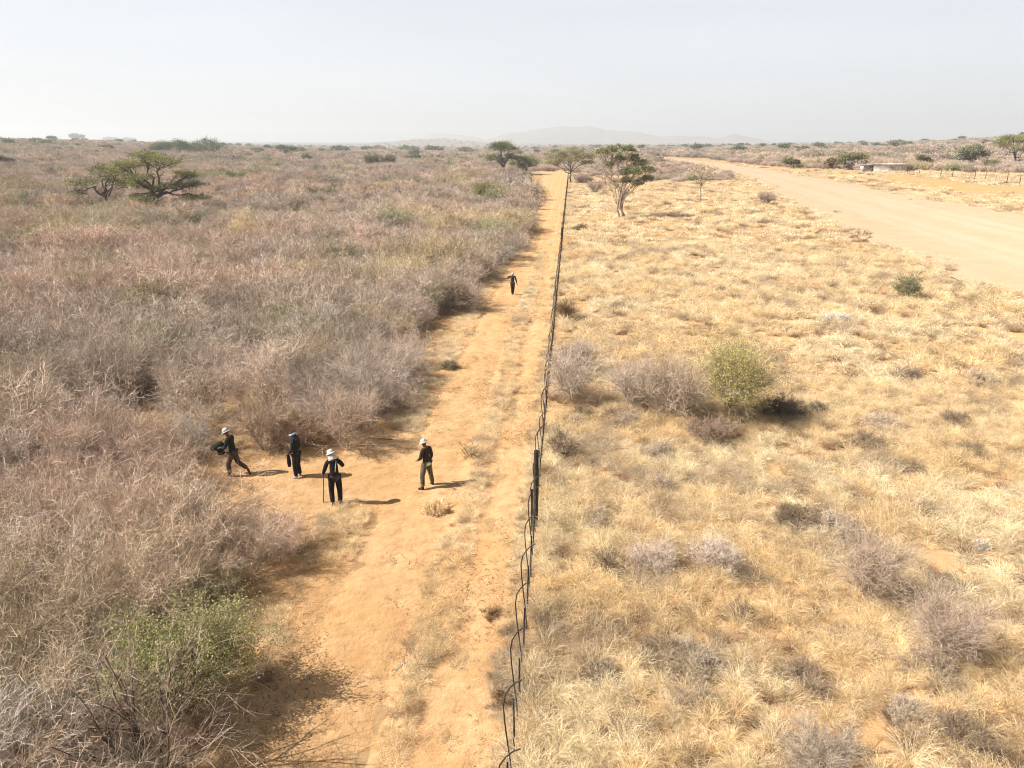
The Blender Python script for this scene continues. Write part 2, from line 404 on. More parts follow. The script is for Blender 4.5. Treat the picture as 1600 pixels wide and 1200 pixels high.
def patch(seed, n, spread, w, ms, h=2.2):
    rng = np.random.default_rng(seed); out = MB()
    for i in range(n):
        b = thorn_bush(seed*31+i, 7, ms, w, h*rng.uniform(.8, 1.2), 1.7)
        o = np.array([rng.uniform(-1, 1)*spread, rng.uniform(-1, 1)*spread, 0])
        v = .25*rng.normal()
        for vv, ff, mm, aa in zip(b.v, b.f, b.m, b.a):
            out.v.append(vv+o)
            out.f.append(ff+out.n-0); out.m.append(mm); out.a.append(np.clip(aa+v, 0, 1.2))
        out.n += b.n
    return out
FAR = [bmesh_of('far_bushes', patch(300+i, 5, 2.2, (.035, .022, .015, .012), (6, 7, 5))) for i in range(6)]
VFAR = [bmesh_of('far_bushes', patch(400+i, 9, 6.5, (.08, .06, .045, .04), (5, 5, 5), 2.5)) for i in range(6)]

def tuft(seed, n, L, w, spread, curl=.35, lie=.9):
    rng = np.random.default_rng(seed); mb = MB()
    a = rng.uniform(0, 2*np.pi, n); rad = spread*np.sqrt(rng.uniform(0, 1, n))
    pos = np.stack([np.cos(a)*rad, np.sin(a)*rad, -.03+0*a], 1)
    a2 = a+rng.normal(size=n)*.7; o = rng.uniform(.05, lie, n)
    wind = rng.normal(size=3)*.25; wind[2] = 0
    d = nrm(np.stack([np.cos(a2)*o, np.sin(a2)*o, np.ones(n)], 1)+wind); ln = L*rng.uniform(.4, 1.15, n)[:, None]/4
    pts = [pos]
    for i in range(4):
        pts.append(pts[-1]+d*ln); d = nrm(d+rng.normal(size=(n, 3))*curl+np.array([0, 0, -.28*i])+np.stack([np.cos(a2), np.sin(a2), 0*a], 1)*.15)
    P = np.stack(pts, 1); P[..., 2] = np.maximum(P[..., 2], -.02)
    tubes(mb, P, w, w*.35, 2, rng, 0, rng.uniform(0, 1, n)**1.0)
    return mb
TUFT = [tuft(500+i, 250, .50, .0034, .085, .26, 1.25).mesh('grass_tuft', [M_BLADE]) for i in range(9)]
TUFTM = [tuft(520+i, 170, .60, .0078, .16, .28, 1.2).mesh('grass_tuft', [M_BLADE]) for i in range(8)]
TUFTF = [tuft(540+i, 190, .55, .020, .8, .32, 1.2).mesh('grass_clump', [M_BLADE]) for i in range(6)]
SMALL = [tuft(560+i, 50, .22, .003, .07, .4, 1.8).mesh('grass_sprig', [M_BLADE]) for i in range(7)]
SHRUBLET = [bmesh_of('low_shrub', thorn_bush(600+i, 26, (8, 7, 5), (.006, .0036, .0026, .0022), .55, .75, arch=.1)) for i in range(6)]

# ---------------------------------------------------------------- scatter ("stuff")
def scatter(name, protos, P, rot, scale, tint, label, cat):
    col = bpy.data.collections.new(name+'_kinds')
    for i, me in enumerate(protos):
        o = bpy.data.objects.new('%s_kind_%02d' % (name, i), me); col.objects.link(o)
    n = len(P); me = bpy.data.meshes.new(name); me.vertices.add(n); me.vertices.foreach_set('co', P.astype(np.float32).ravel())
    rng = np.random.default_rng(n)
    a = me.attributes.new('tint', 'FLOAT_VECTOR', 'POINT'); a.data.foreach_set('vector', tint.astype(np.float32).ravel())
    a = me.attributes.new('rot', 'FLOAT_VECTOR', 'POINT'); a.data.foreach_set('vector', rot.astype(np.float32).ravel())
    a = me.attributes.new('scl', 'FLOAT_VECTOR', 'POINT'); a.data.foreach_set('vector', scale.astype(np.float32).ravel())
    a = me.attributes.new('idx', 'INT', 'POINT'); a.data.foreach_set('value', rng.integers(0, len(protos), n).astype(np.int32))
    o = link(name, me); tag(o, label, cat, kind='stuff')
    g = bpy.data.node_groups.new(name, 'GeometryNodeTree')
    g.interface.new_socket('Geometry', in_out='INPUT', socket_type='NodeSocketGeometry')
    g.interface.new_socket('Geometry', in_out='OUTPUT', socket_type='NodeSocketGeometry')
    N = g.nodes; gi = N.new('NodeGroupInput'); go = N.new('NodeGroupOutput')
    ip = N.new('GeometryNodeInstanceOnPoints'); ci = N.new('GeometryNodeCollectionInfo')
    ci.inputs['Collection'].default_value = col; ci.inputs['Separate Children'].default_value = True; ci.inputs['Reset Children'].default_value = True
    ip.inputs['Pick Instance'].default_value = True
    def na(nm, dt):
        q = N.new('GeometryNodeInputNamedAttribute'); q.data_type = dt; q.inputs[0].default_value = nm
        return [s for s in q.outputs if s.enabled and s.name == 'Attribute'][0]
    L = g.links
    L.new(gi.outputs[0], ip.inputs['Points']); L.new(ci.outputs[0], ip.inputs['Instance'])
    L.new(na('idx', 'INT'), ip.inputs['Instance Index']); L.new(na('rot', 'FLOAT_VECTOR'), ip.inputs['Rotation'])
    L.new(na('scl', 'FLOAT_VECTOR'), ip.inputs['Scale']); L.new(ip.outputs[0], go.inputs[0])
    md = o.modifiers.new('scatter', 'NODES'); md.node_group = g
    return o
def jitter(x0, x1, y0, y1, s, seed):
    rng = np.random.default_rng(seed); X, Y = np.meshgrid(np.arange(x0, x1, s), np.arange(y0, y1, s))
    X = X.ravel()+rng.uniform(-.5, .5, X.size)*s*1.1; Y = Y.ravel()+rng.uniform(-.5, .5, Y.size)*s*1.1
    return X, Y, rng
def inview(X, Y, mar=4., yb=4.):
    return (Y > yb) & (np.abs(X) < Y*.72+6+mar)

# ---- tints
def bush_tint(X, Y, rng):
    n1 = fbm(X, Y, 9, 901)[:, None]; n2 = fbm(X, Y, 7, 902)[:, None]; n3 = fbm(X, Y, 22, 903)[:, None]
    pink = np.array([.53, .405, .33]); grey = np.array([.485, .40, .335]); straw = np.array([.52, .42, .27]); green = np.array([.32, .33, .18])
    t = pink*(1-sm((n1-.35)*4))+grey*sm((n1-.35)*4)
    k = sm((n2-.58)*8)*(.45+.5*sm((Y-30)/30))[:, None]; t = t*(1-k)+straw*k
    k = sm((n3-.60)*7)*(.25+.45*sm((Y-30)/30))[:, None]; t = t*(1-k)+green*k
    u = rng.uniform(0, 1, len(X)); t[u < .05] = green*.9; t[(u > .05) & (u < .09)] = np.array([.52, .46, .41])
    return t*rng.uniform(.66, 1.22, (len(X), 1))
def grass_tint(X, Y, rng):
    n1 = fbm(X, Y, 4.5, 911)[:, None]; n2 = fbm(X, Y, 3.5, 912)[:, None]; n3 = fbm(X, Y, 1.8, 913)[:, None]
    straw = np.array([.90, .74, .50]); gold = np.array([.87, .69, .43]); pale = np.array([.92, .79, .57]); grey = np.array([.60, .49, .36])
    k = sm((n1-.42)*5); t = straw*(1-k)+pale*k
    k = sm((n2-.52)*6)*.8; t = t*(1-k)+gold*k
    k = sm((n3-.60)*8)*.8; t = t*(1-k)+grey*k
    u = rng.uniform(0, 1, len(X)); t[u < .11] = np.array([.44, .31, .20]); t[(u > .11) & (u < .17)] = gold*.95
    return np.minimum(t*rng.uniform(.78, 1.15, (len(X), 1)), .97)
def rots(n, rng, tilt=.1):
    return np.stack([rng.normal(size=n)*tilt, rng.normal(size=n)*tilt, rng.uniform(0, 6.283, n)], 1)
def P3(X, Y, dz=0.): return np.stack([X, Y, hgt(X, Y)+dz], 1)

# ================================================================= left thicket
KEEP = []   # clearings round specimen plants: (x, y, r)
def clear_of(X, Y):
    k = np.ones(len(X), bool)
    for x, y, r in KEEP: k &= np.hypot(X-x, Y-y) > r
    return k
GREEN_NEAR = ground(292, 1120); SHADOWTREE = ground(245, 1235)
PALE_A = ground(475, 425, .4); GREEN_B = ground(240, 520, .3); ACA_A = ground(172, 320, 1.8); ACA_B = ground(238, 328, 1.8)
for q_ in ((345, 792, 2.3), (385, 765, 2.0)): g_ = ground(q_[0], q_[1]); KEEP.append((g_[0], g_[1], q_[2]))
KEEP += [(GREEN_NEAR[0], GREEN_NEAR[1], 1.9), (GREEN_NEAR[0]+.2, GREEN_NEAR[1]-1.2, 1.0), (SHADOWTREE[0], SHADOWTREE[1], .5), (PALE_A[0], PALE_A[1], 1.6), (GREEN_B[0], GREEN_B[1], 1.4)]
X, Y, rng = jitter(-75, 6, 4, 58, 1.22, 11)
k = inside(THICK, X, Y) & inview(X, Y) & clear_of(X, Y)
X, Y = X[k], Y[k]; ed = edge_dist(EDGE, X, Y, False)
k = (ed > .55) & ~((np.abs(Y-23.8-(fbm(X, X*0, 4, 91)-.5)*2.4) < 1.25) & (X < -10.5)) & ((fbm(X, Y, 3.2, 77) > .36) | (ed < 1.5) | (Y < 20))
X, Y, ed = X[k], Y[k], ed[k]
dist = np.hypot(X, Y); vis = (np.abs(X) < Y*.70+1.0) & (Y > 8.3)
sc = (np.where(Y < 20, .55, .72)+np.where(Y < 20, .5, .38)*sm((ed-.4)/2.6))*rng.uniform(.8, 1.2, len(X))*np.where(Y < 20, .74+.5*fbm(X, Y, 4, 78, 2), .50+1.05*fbm(X, Y, 4, 78, 2))
tn = bush_tint(X, Y, rng)
order = np.argsort(np.where(vis, dist, 1e6))
pick = order[:290]; rest = order[290:]
for q in pick:
    me = NEAR[int(rng.integers(9))] if dist[q] < 34 else MID[int(rng.integers(8))]
    near_edge = ed[q] < 1.6
    o = link('dry_bush', me, loc=(X[q], Y[q], float(hgt(X[q], Y[q]))), tint=tn[q])
    o.rotation_euler = (rng.normal()*.08, rng.normal()*.08, rng.uniform(0, 6.28)); s = sc[q]; o.scale = (s*1.02, s*1.02, s)
    if Y[q] < 19.5 and near_edge: lb = 'leafless grey-brown thorn bush on the sandy edge of the nearest thicket, lower left'
    elif Y[q] < 19.5: lb = 'leafless twiggy thorn bush packed inside the nearest thicket at lower left'
    elif near_edge: lb = 'low leafless thorn bush at the bare sand margin behind the walking people'
    else: lb = 'leafless pinkish-grey thorn bush deep in the thicket behind the walking people'
    tag(o, lb, 'bush', 'leafless thorn bushes of the left thicket')
nr = rest[dist[rest] < 22]; rest = rest[dist[rest] >= 22]
for part_, pr in ((nr, NEAR), (rest, MID)):
  tp2 = P3(X[part_], Y[part_]); s = sc[part_]
  scatter('thicket', pr, tp2, rots(len(s), rng, .08), np.stack([s, s, s], 1), tn[part_], 'mass of leafless pinkish-grey thorn bushes filling the left plain', 'thicket')
# middle distance
X, Y, rng = jitter(-190, 6, 58, 190, 1.85, 12)
k = inside(THICK, X, Y) & inview(X, Y, 8); X, Y = X[k], Y[k]; ed = edge_dist(EDGE, X, Y, False)
k = (ed > .3) & (fbm(X, Y, 6, 79) > .36); X, Y, ed = X[k], Y[k], ed[k]
s = rng.uniform(.8, 1.3, len(X))*(.8+.25*sm(ed/4))*(.42+1.2*fbm(X, Y, 6, 80, 2)); tn = bush_tint(X, Y, rng)
k = Y < 105
scatter('thicket_beyond', MID, P3(X[k], Y[k]), rots(k.sum(), rng, .08), np.stack([s[k]*1.15, s[k]*1.15, s[k]], 1), tn[k], 'hazy mass of thorn bush covering the plain round the acacias', 'thicket')
X, Y, rng = jitter(-460, 4, 100, 500, 4.2, 13)
k = inside(THICK, X, Y) & inview(X, Y, 20) & (Y > 103); X, Y = X[k], Y[k]
k = edge_dist(EDGE, X, Y, False) > .7; X, Y = X[k], Y[k]
s = rng.uniform(.8, 1.25, len(X))*(.5+.9*fbm(X, Y, 16, 81, 2)); tn = bush_tint(X*.5, Y*.3, rng)*1.0
scatter('far_thicket', FAR, P3(X, Y), rots(len(s), rng, .05), np.stack([s, s, s], 1), tn, 'distant thorn scrub carpeting the rising ground to the left', 'thicket')
# far country on both sides
X, Y, rng = jitter(-1700, 1700, 330, 2100, 17, 14)
r = np.hypot(X, Y)
k = inview(X, Y, 30) & ~inside(ROADPOLY, X, Y) & (edge_dist(ROADPOLY, X, Y) > 12) & ((r < 1300) | (rng.uniform(0, 1, len(X)) < .5)) & ((X < 45) | (Y > 430) | (X > .5*Y) | (fbm(X, Y, 40, 83) > .42))
X, Y = X[k], Y[k]
s = rng.uniform(.8, 1.4, len(X)); tn = bush_tint(X*.25, Y*.12, rng)*.92
scatter('distant_scrub', VFAR, P3(X, Y), rots(len(s), rng, .03), np.stack([s*1.25, s*1.25, s], 1), tn, 'far scrub country running out to the horizon', 'scrub')

X, Y, rng = jitter(-14, 110, 205, 350, 4.6, 16)
k = (X > fence_x(Y)+3-40*(Y > 282+30*fbm(X, X*0, 9, 85))) & (fbm(X, Y, 14, 84) > .53-.12*sm((Y-250)/60)) & ~inside(ROADPOLY, X, Y) & (edge_dist(ROADPOLY, X, Y) > 5) & (X < np.interp(Y, RL[::1, 1], RL[:, 0])-3)
X, Y = X[k], Y[k]; s = rng.uniform(.45, .95, len(X)); tn = bush_tint(X*.5, Y*.3, rng)
scatter('track_end_scrub', FAR, P3(X, Y), rots(len(s), rng, .05), np.stack([s, s, s*.95], 1), tn, 'brownish scrub closing off the far end of the track and field', 'scrub')
# bush belt beyond the road on the right
BELT = [tuple(ground(*p)[:2]) for p in [(1085, 246), (1150, 256), (1240, 264), (1330, 267), (1360, 270), (1450, 267), (1520, 272), (1600, 272), (1750, 280)]]
BELTP = BELT+[(700., 300.), (700., 700.), (100., 700.)]
X, Y, rng = jitter(40, 620, 120, 640, 5.0, 15)
k = inside(BELTP, X, Y) & inview(X, Y, 10) & (edge_dist(BELT, X, Y, False) > 2) & (fbm(X, Y, 30, 82) > .40)
X, Y = X[k], Y[k]; s = rng.uniform(.6, 1.1, len(X)); tn = bush_tint(X*.5, Y*.3, rng)*1.05
scatter('roadside_scrub', FAR, P3(X, Y), rots(len(s), rng, .05), np.stack([s, s, s*.95], 1), tn, 'brown thorn scrub beyond the far side of the wide road', 'scrub')

# ================================================================= grass
def grass_field(name, protos, x0, x1, y0, y1, step, cond, label, smin=.7, smax=1.25, seed=21, tint=grass_tint, thr=.0, wide=1., ):
    X, Y, rng = jitter(x0, x1, y0, y1, step, seed)
    k = inview(X, Y, 3) & cond(X, Y); X, Y = X[k], Y[k]
    k = fbm(X, Y, 2.2, seed+5)+rng.uniform(-.1, .1, len(X)) > thr; X, Y = X[k], Y[k]
    s = rng.uniform(smin, smax, len(X))*(.65+.7*fbm(X, Y, 3.0, seed+6)); tn = tint(X, Y, rng)
    return scatter(name, protos, P3(X, Y), rots(len(s), rng, .15), np.stack([s*wide, s*wide, s], 1), tn, label, 'grass')
def onroad(X, Y): return inside(ROADPOLY, X, Y) & (edge_dist(ROADPOLY, X, Y) > np.clip(fbm(X, Y, 5, 92)-.42, 0, 1)*13+np.random.default_rng(3).uniform(-.2, .9, len(X)))
right = lambda X, Y: (X > fence_x(Y)+.15) & ~onroad(X, Y)
grass_field('dry_grass', TUFT, -4, 34, 5, 30, .30, right, 'dry straw-coloured grass filling the field right of the fence', seed=22, thr=.29, smin=.55, smax=1.3)
grass_field('dry_grass', TUFTM, -2, 70, 30, 75, .50, right, 'dry golden grass between the fence and the wide road', seed=23, thr=.31, smin=.45, smax=1.3)
grass_field('dry_grass', TUFTF, 2, 150, 75, 330, 1.45, lambda X, Y: right(X, Y) & ~inside(BELTP, X, Y) & ((Y < 200) | (fbm(X, Y, 12, 5) > .45)), 'distant dry grass on both sides of the road', seed=24, thr=.36)
grass_field('dry_grass', TUFTF, 100, 330, 80, 330, 1.7, lambda X, Y: (X > 60) & ~onroad(X, Y) & ~inside(BELTP, X, Y), 'dry grass verge beyond the far side of the road', seed=25, thr=.40)
# grass on the track: strips between the wheel ruts and sprigs elsewhere
def rng_s(X): return np.random.default_rng(len(X)).normal(size=len(X))
def ontrack(X, Y):
    o = X-fence_x(Y)
    strip = np.exp(-((o+2.0+(fbm(Y, Y*0, 10, 44)-.5)*.8)/.38)**2)+.8*np.exp(-((o+.28)/.25)**2)+.5*np.exp(-((o+5.5)/.8)**2)
    n = fbm(X, Y, 1.6, 45)
    return (X > path_left(Y)-.3) & (o < .2) & (strip*.62+n > .74) & (strip > .2)
grass_field('track_grass', TUFT, -16, 12, 5, 70, .15, ontrack, 'ragged strip of pale dry grass growing between the wheel tracks', .32, .66, seed=26)
grass_field('track_grass', SMALL, -16, 12, 5, 60, .30, lambda X, Y: (X > path_left(Y)-.6) & (X < fence_x(Y)) & (fbm(X, Y, 1.9, 46)+.08*(rng_s(X)) > .53), 'small sprigs of dry grass dotted over the sandy track', .5, 1.3, seed=27,
            tint=lambda X, Y, rng: grass_tint(X, Y, rng)*.85)
def litter(seed):
    rg = np.random.default_rng(seed); mb = MB(); n = 16; a = rg.uniform(0, 6.28, n); c = rg.normal(size=(n, 3))*.2; c[:, 2] = .05+rg.uniform(0, .02, n)
    d = np.stack([np.cos(a), np.sin(a), 0*a], 1)*rg.uniform(.012, .06, n)[:, None]
    tubes(mb, np.stack([c-d, c+rg.normal(size=(n, 3))*.006, c+d], 1), .005, .003, 3, rg, 0, rg.uniform(0, 1, n)); return mb.mesh('litter', [M_TWIG])
LIT = [litter(980+i) for i in range(6)]
grass_field('fallen_litter', LIT, -18, 12, 5, 45, .34, lambda X, Y: (X > path_left(Y)-1.5) & (X < fence_x(Y)+.1) & (fbm(X, Y, 2.4, 50)+.25*np.exp(-np.abs(X-path_left(Y))/1.2) > .60), 'small dark bits of fallen twig littering the track sand', .7, 1.4, seed=30,
            tint=lambda X, Y, rng: np.array([.20, .13, .08])*rng.uniform(.6, 1.6, (len(X), 1)))
# litter and low grass at the feet of the thicket
grass_field('thicket_undergrowth', TUFT, -26, 2, 5, 34, .34, lambda X, Y: (X < path_left(Y)+.6) & (fbm(X, Y, 2.6, 48) > .44), 'low brown grass and fallen twigs at the foot of the thorn bushes', .4, .8, seed=28,
            tint=lambda X, Y, rng: grass_tint(X, Y, rng)*np.array([.72, .66, .62]))
grass_field('thicket_undergrowth', TUFTM, -60, 6, 34, 100, .75, lambda X, Y: (X < path_left(Y)+.9) & (fbm(X, Y, 3, 49) > .42), 'low brown grass under the farther thorn bushes', .4, .8, seed=29,
            tint=lambda X, Y, rng: grass_tint(X, Y, rng)*np.array([.75, .7, .66]))

# ================================================================= specimen bushes
def spec(name, px, py, h, rad, label, cat='bush', leaf=0, leafsize=.05, tint=(.45, .34, .27), ltint=None, seed=1, group=None, stems=14, ms=(9, 8, 6), ws=(.017, .008, .0042, .0032), base=None, stem_mat=3, rz=0, sm_=1.0):
    p = ground(px, py) if base is None else base
    tint = tuple(c_*.88 for c_ in tint)
    mb = thorn_bush(seed, stems, ms, [w_*sm_ for w_ in ws], h, max(.3, rad-.28*h), leaf=0, stem_mat=stem_mat)
    if not leaf:
        o = link(name, bmesh_of(name, mb), loc=p, tint=tint); o.rotation_euler[2] = rz
        return tag(o, label, cat, group)
    e = empty(name, p, label, cat, group, rz)
    b = link('branches', bmesh_of('branches', mb), e, tint=tint)
    rng = np.random.default_rng(seed+5); lb = MB(); tips = mb.v[3].reshape(-1, 3, 2, 3).mean(2)
    zz = tips[:, -1, 2]; keep = np.where(zz > h*.25)[0]; idx = keep[rng.integers(0, len(keep), leaf)]; tt = rng.integers(0, 3, leaf)
    C = tips[idx, tt]+rng.normal(size=(leaf, 3))*.028*h
    leaves(lb, C, leafsize*rng.uniform(.6, 1.4, leaf), rng, 0, rng.uniform(0, 1, leaf))
    link('leaves', lb.mesh('leaves', [M_LEAF]), e, tint=ltint)
    return e
G1 = (.23, .24, .10); YG = (.40, .40, .14)
spec('green_bush', 0, 0, 2.1, 1.3, 'olive-green leafy bush among dry thorn at lower left, beside the sand', leaf=36000, leafsize=.042, tint=(.34, .27, .19), ltint=(.37, .38, .17), seed=31, base=GREEN_NEAR, stems=16)
spec('dry_bush', 0, 0, 3.0, 1.5, 'tall dark-stemmed thorn bush at the bottom edge casting the branching shadow on the sand', tint=(.38, .29, .23), seed=33, base=SHADOWTREE, stems=5, ws=(.045, .018, .0042, .0027), stem_mat=1)
spec('pale_bush', 0, 0, 2.4, 2.6, 'whitish bare bush standing out pale in the middle of the thicket', tint=(.66, .58, .54), seed=35, base=PALE_A, ms=(8, 8, 5), sm_=1.8)
spec('green_bush', 0, 0, 3.0, 2.0, 'yellow-green upright bush in the middle of the left thicket', leaf=5000, leafsize=.09, tint=(.25, .2, .14), ltint=(.34, .30, .13), seed=36, base=GREEN_B, sm_=1.5)
spec('green_bush', 1137, 655, 3.1, 1.25, 'rounded yellow-green leafy bush in the grass right of the fence', leaf=13000, leafsize=.055, tint=(.34, .28, .17), ltint=(.50, .46, .17), seed=37, stems=18, ms=(9, 8, 5))
spec('grey_bush', 1055, 650, 2.5, 1.9, 'wide grey leafless bush touching the rounded yellow-green bush', tint=(.46, .36, .28), seed=38, stems=24)
spec('grey_bush', 990, 640, 2.1, 1.4, 'paler grey leafless bush at the fence side of the wide grey bush', tint=(.52, .43, .35), seed=39, stems=14)
spec('grey_bush', 1110, 690, 1.1, 1.3, 'low brown bare bush in front of the rounded yellow-green bush', tint=(.36, .26, .20), seed=40, stems=16)
spec('shadow_stand_in', 1215, 650, 1.0, 1.4, 'low blackish twigs standing in for the shadow right of the rounded yellow-green bush', tint=(.16, .13, .12), seed=41, stems=18)  # near-black twigs added to deepen the cast shadow of the yellow-green bush
spec('shadow_stand_in', 1268, 642, .6, 1.1, 'small dark tangle standing in for the outer end of the rounded bush shadow', tint=(.24, .2, .17), seed=42, stems=14)  # dark twigs added to lengthen that cast shadow to the right
spec('grey_bush', 888, 625, 2.2, 1.3, 'fine grey leafless bush hard against the fence, right side', tint=(.52, .43, .36), seed=43)
spec('grey_bush', 905, 585, 1.8, 1.2, 'faded grey leafless bush just behind the one against the fence', tint=(.56, .47, .4), seed=44)
spec('brown_bush', 885, 500, 1.3, .7, 'small rust-brown bush at the fence foot, half way up the picture', tint=(.30, .19, .11), seed=45)
spec('grey_bush', 1350, 935, 1.75, .9, 'large grey leafless bush in the near grass on the right', tint=(.48, .375, .29), seed=46, stems=18, ms=(10, 8, 6), sm_=.6)
spec('grey_bush', 1468, 1022, 1.4, .8, 'round purplish-grey bush nearest the right edge of the near grass', tint=(.45, .35, .28), seed=47, stems=18, ms=(10, 8, 6), sm_=.6)
spec('grey_bush', 1290, 1200, .9, 1.1, 'low grey bush at the bottom edge in the near grass', tint=(.42, .35, .28), seed=48, stems=24, sm_=.55)
spec('pale_shrub', 1020, 885, .75, 1.0, 'pale lilac-grey low shrub in the grass, left one of two', tint=(.62, .51, .43), seed=49, stems=40, ms=(8, 8, 6), sm_=.5)
spec('pale_shrub', 1115, 880, .75, 1.1, 'pale lilac-grey low shrub in the grass, right one of two', tint=(.66, .55, .46), seed=50, stems=40, ms=(8, 8, 6), sm_=.5)
spec('grey_bush', 875, 708, .9, .8, 'dark-based little bush at the fence beside the thick black post', tint=(.38, .29, .2), seed=51)
spec('white_shrub', 1305, 502, .7, 1.5, 'low whitish shrub in the far grass towards the road', tint=(.70, .66, .62), seed=52, stems=20, sm_=1.5)
spec('white_shrub', 1522, 850, .35, .75, 'small flat white shrub near the right edge of the field', tint=(.8, .76, .7), seed=53, stems=20)
spec('green_bush', 1418, 467, 1.6, .9, 'small green shrub leaning by the near edge of the road', leaf=2600, leafsize=.09, tint=(.3, .25, .18), ltint=(.27, .3, .13), seed=54, sm_=1.4)
spec('dry_shrub', 680, 800, .42, .6, 'straw-coloured twiggy shrub on the sand in front of the person with the bright vest', tint=(.85, .64, .38), seed=55, stems=20)
spec('dry_shrub', 417, 704, 2.0, 1.25, 'bare fan-shaped bush behind the person carrying the bundle', tint=(.46, .35, .26), seed=56, stems=16)
spec('dry_shrub', 478, 700, 1.5, .9, 'thin bare bush behind the second person from the left', tint=(.46, .34, .24), seed=57, stems=9)
spec('dry_shrub', 540, 704, 2.1, 1.2, 'bare bush with a cluster of upright stems behind the person with the stick', tint=(.48, .37, .29), seed=58, stems=12, stem_mat=0)
spec('dry_shrub', 702, 576, .5, .45, 'small grey-green tussock alone on the sand left of the track', tint=(.42, .37, .24), seed=59, stems=18)
spec('dry_shrub', 785, 1098, .35, .28, 'small dark tuft at the fence foot near the bottom edge', tint=(.3, .2, .12), seed=60, stems=14, sm_=.7)
spec('dry_shrub', 770, 962, .3, .4, 'flattened brown tussock on the sand close to the fence', tint=(.42, .28, .15), seed=61, stems=16, sm_=.7)
spec('dry_shrub', 735, 715, .7, .5, 'wispy straw shrub on the track, level with the thick black post', tint=(.6, .46, .28), seed=62, stems=10, ms=(5, 5, 4))
spec('green_bush', 758, 318, 3.6, 3.0, 'tall yellow-green bush in the thicket left of the far end of the track', leaf=5000, leafsize=.16, tint=(.25, .22, .12), ltint=(.27, .27, .09), seed=63, sm_=2.2)
spec('green_bush', 580, 262, 5.5, 3.2, 'round olive bush on the plain, left one of the far pair', leaf=5000, leafsize=.3, tint=(.2, .17, .1), ltint=(.2, .2, .08), seed=64, sm_=4)
spec('green_bush', 607, 262, 5.5, 3.2, 'greyer olive bush on the plain, right one of the far pair', leaf=5000, leafsize=.3, tint=(.22, .2, .14), ltint=(.24, .24, .14), seed=65, sm_=4)
spec('grey_bush', 1197, 320, 2.4, 1.9, 'hazy grey bare bush beside the near edge of the road', tint=(.5, .4, .33), seed=66, sm_=2.4)
spec('grey_bush', 930, 300, 2.6, 3.0, 'brownish bare bush left of the big forked tree', tint=(.46, .36, .3), seed=67, sm_=2.6)
spec('yellow_bush', 490, 600, 2.2, 1.2, 'yellow-tinged bush at the front of the thicket above the walkers', leaf=1500, leafsize=.06, tint=(.42, .33, .22), ltint=(.44, .36, .12), seed=68)

# small dry shrubs through the grass
rng = np.random.default_rng(77)
def small_group(n, cond, label, name, tints, smin, smax, group):
    c = 0; tries = 0
    while c < n and tries < 4000:
        tries += 1
        px, py = rng.uniform(840, 1600), rng.uniform(330, 1190)
        p = ground(px, py)
        if not cond(p): continue
        c += 1; d = np.hypot(p[0], p[1])
        o = link(name, SHRUBLET[int(rng.integers(6))], loc=p, tint=np.array(tints[int(rng.integers(len(tints)))])*rng.uniform(.8, 1.15))
        s = rng.uniform(smin, smax)*(1+d/90); o.scale = (s, s, s*rng.uniform(.8, 1.1)); o.rotation_euler[2] = rng.uniform(0, 6.28)
        tag(o, label, 'shrub', group)
isright = lambda p: p[0] > fence_x(p[1])+.7 and not inside(ROADPOLY, np.array([p[0]]), np.array([p[1]]))[0]
small_group(26, isright, 'ankle-high dark twiggy shrub half sunk in the dry grass field', 'low_shrub', [(.30, .22, .16), (.36, .28, .21), (.24, .18, .13)], .55, 1.1, 'dark low shrubs scattered in the grass field')
small_group(14, isright, 'low pale grey feathery shrub rising from the dry grass field', 'low_shrub', [(.52, .42, .33), (.46, .38, .30), (.56, .45, .33)], .7, 1.25, 'pale low shrubs scattered in the grass field')

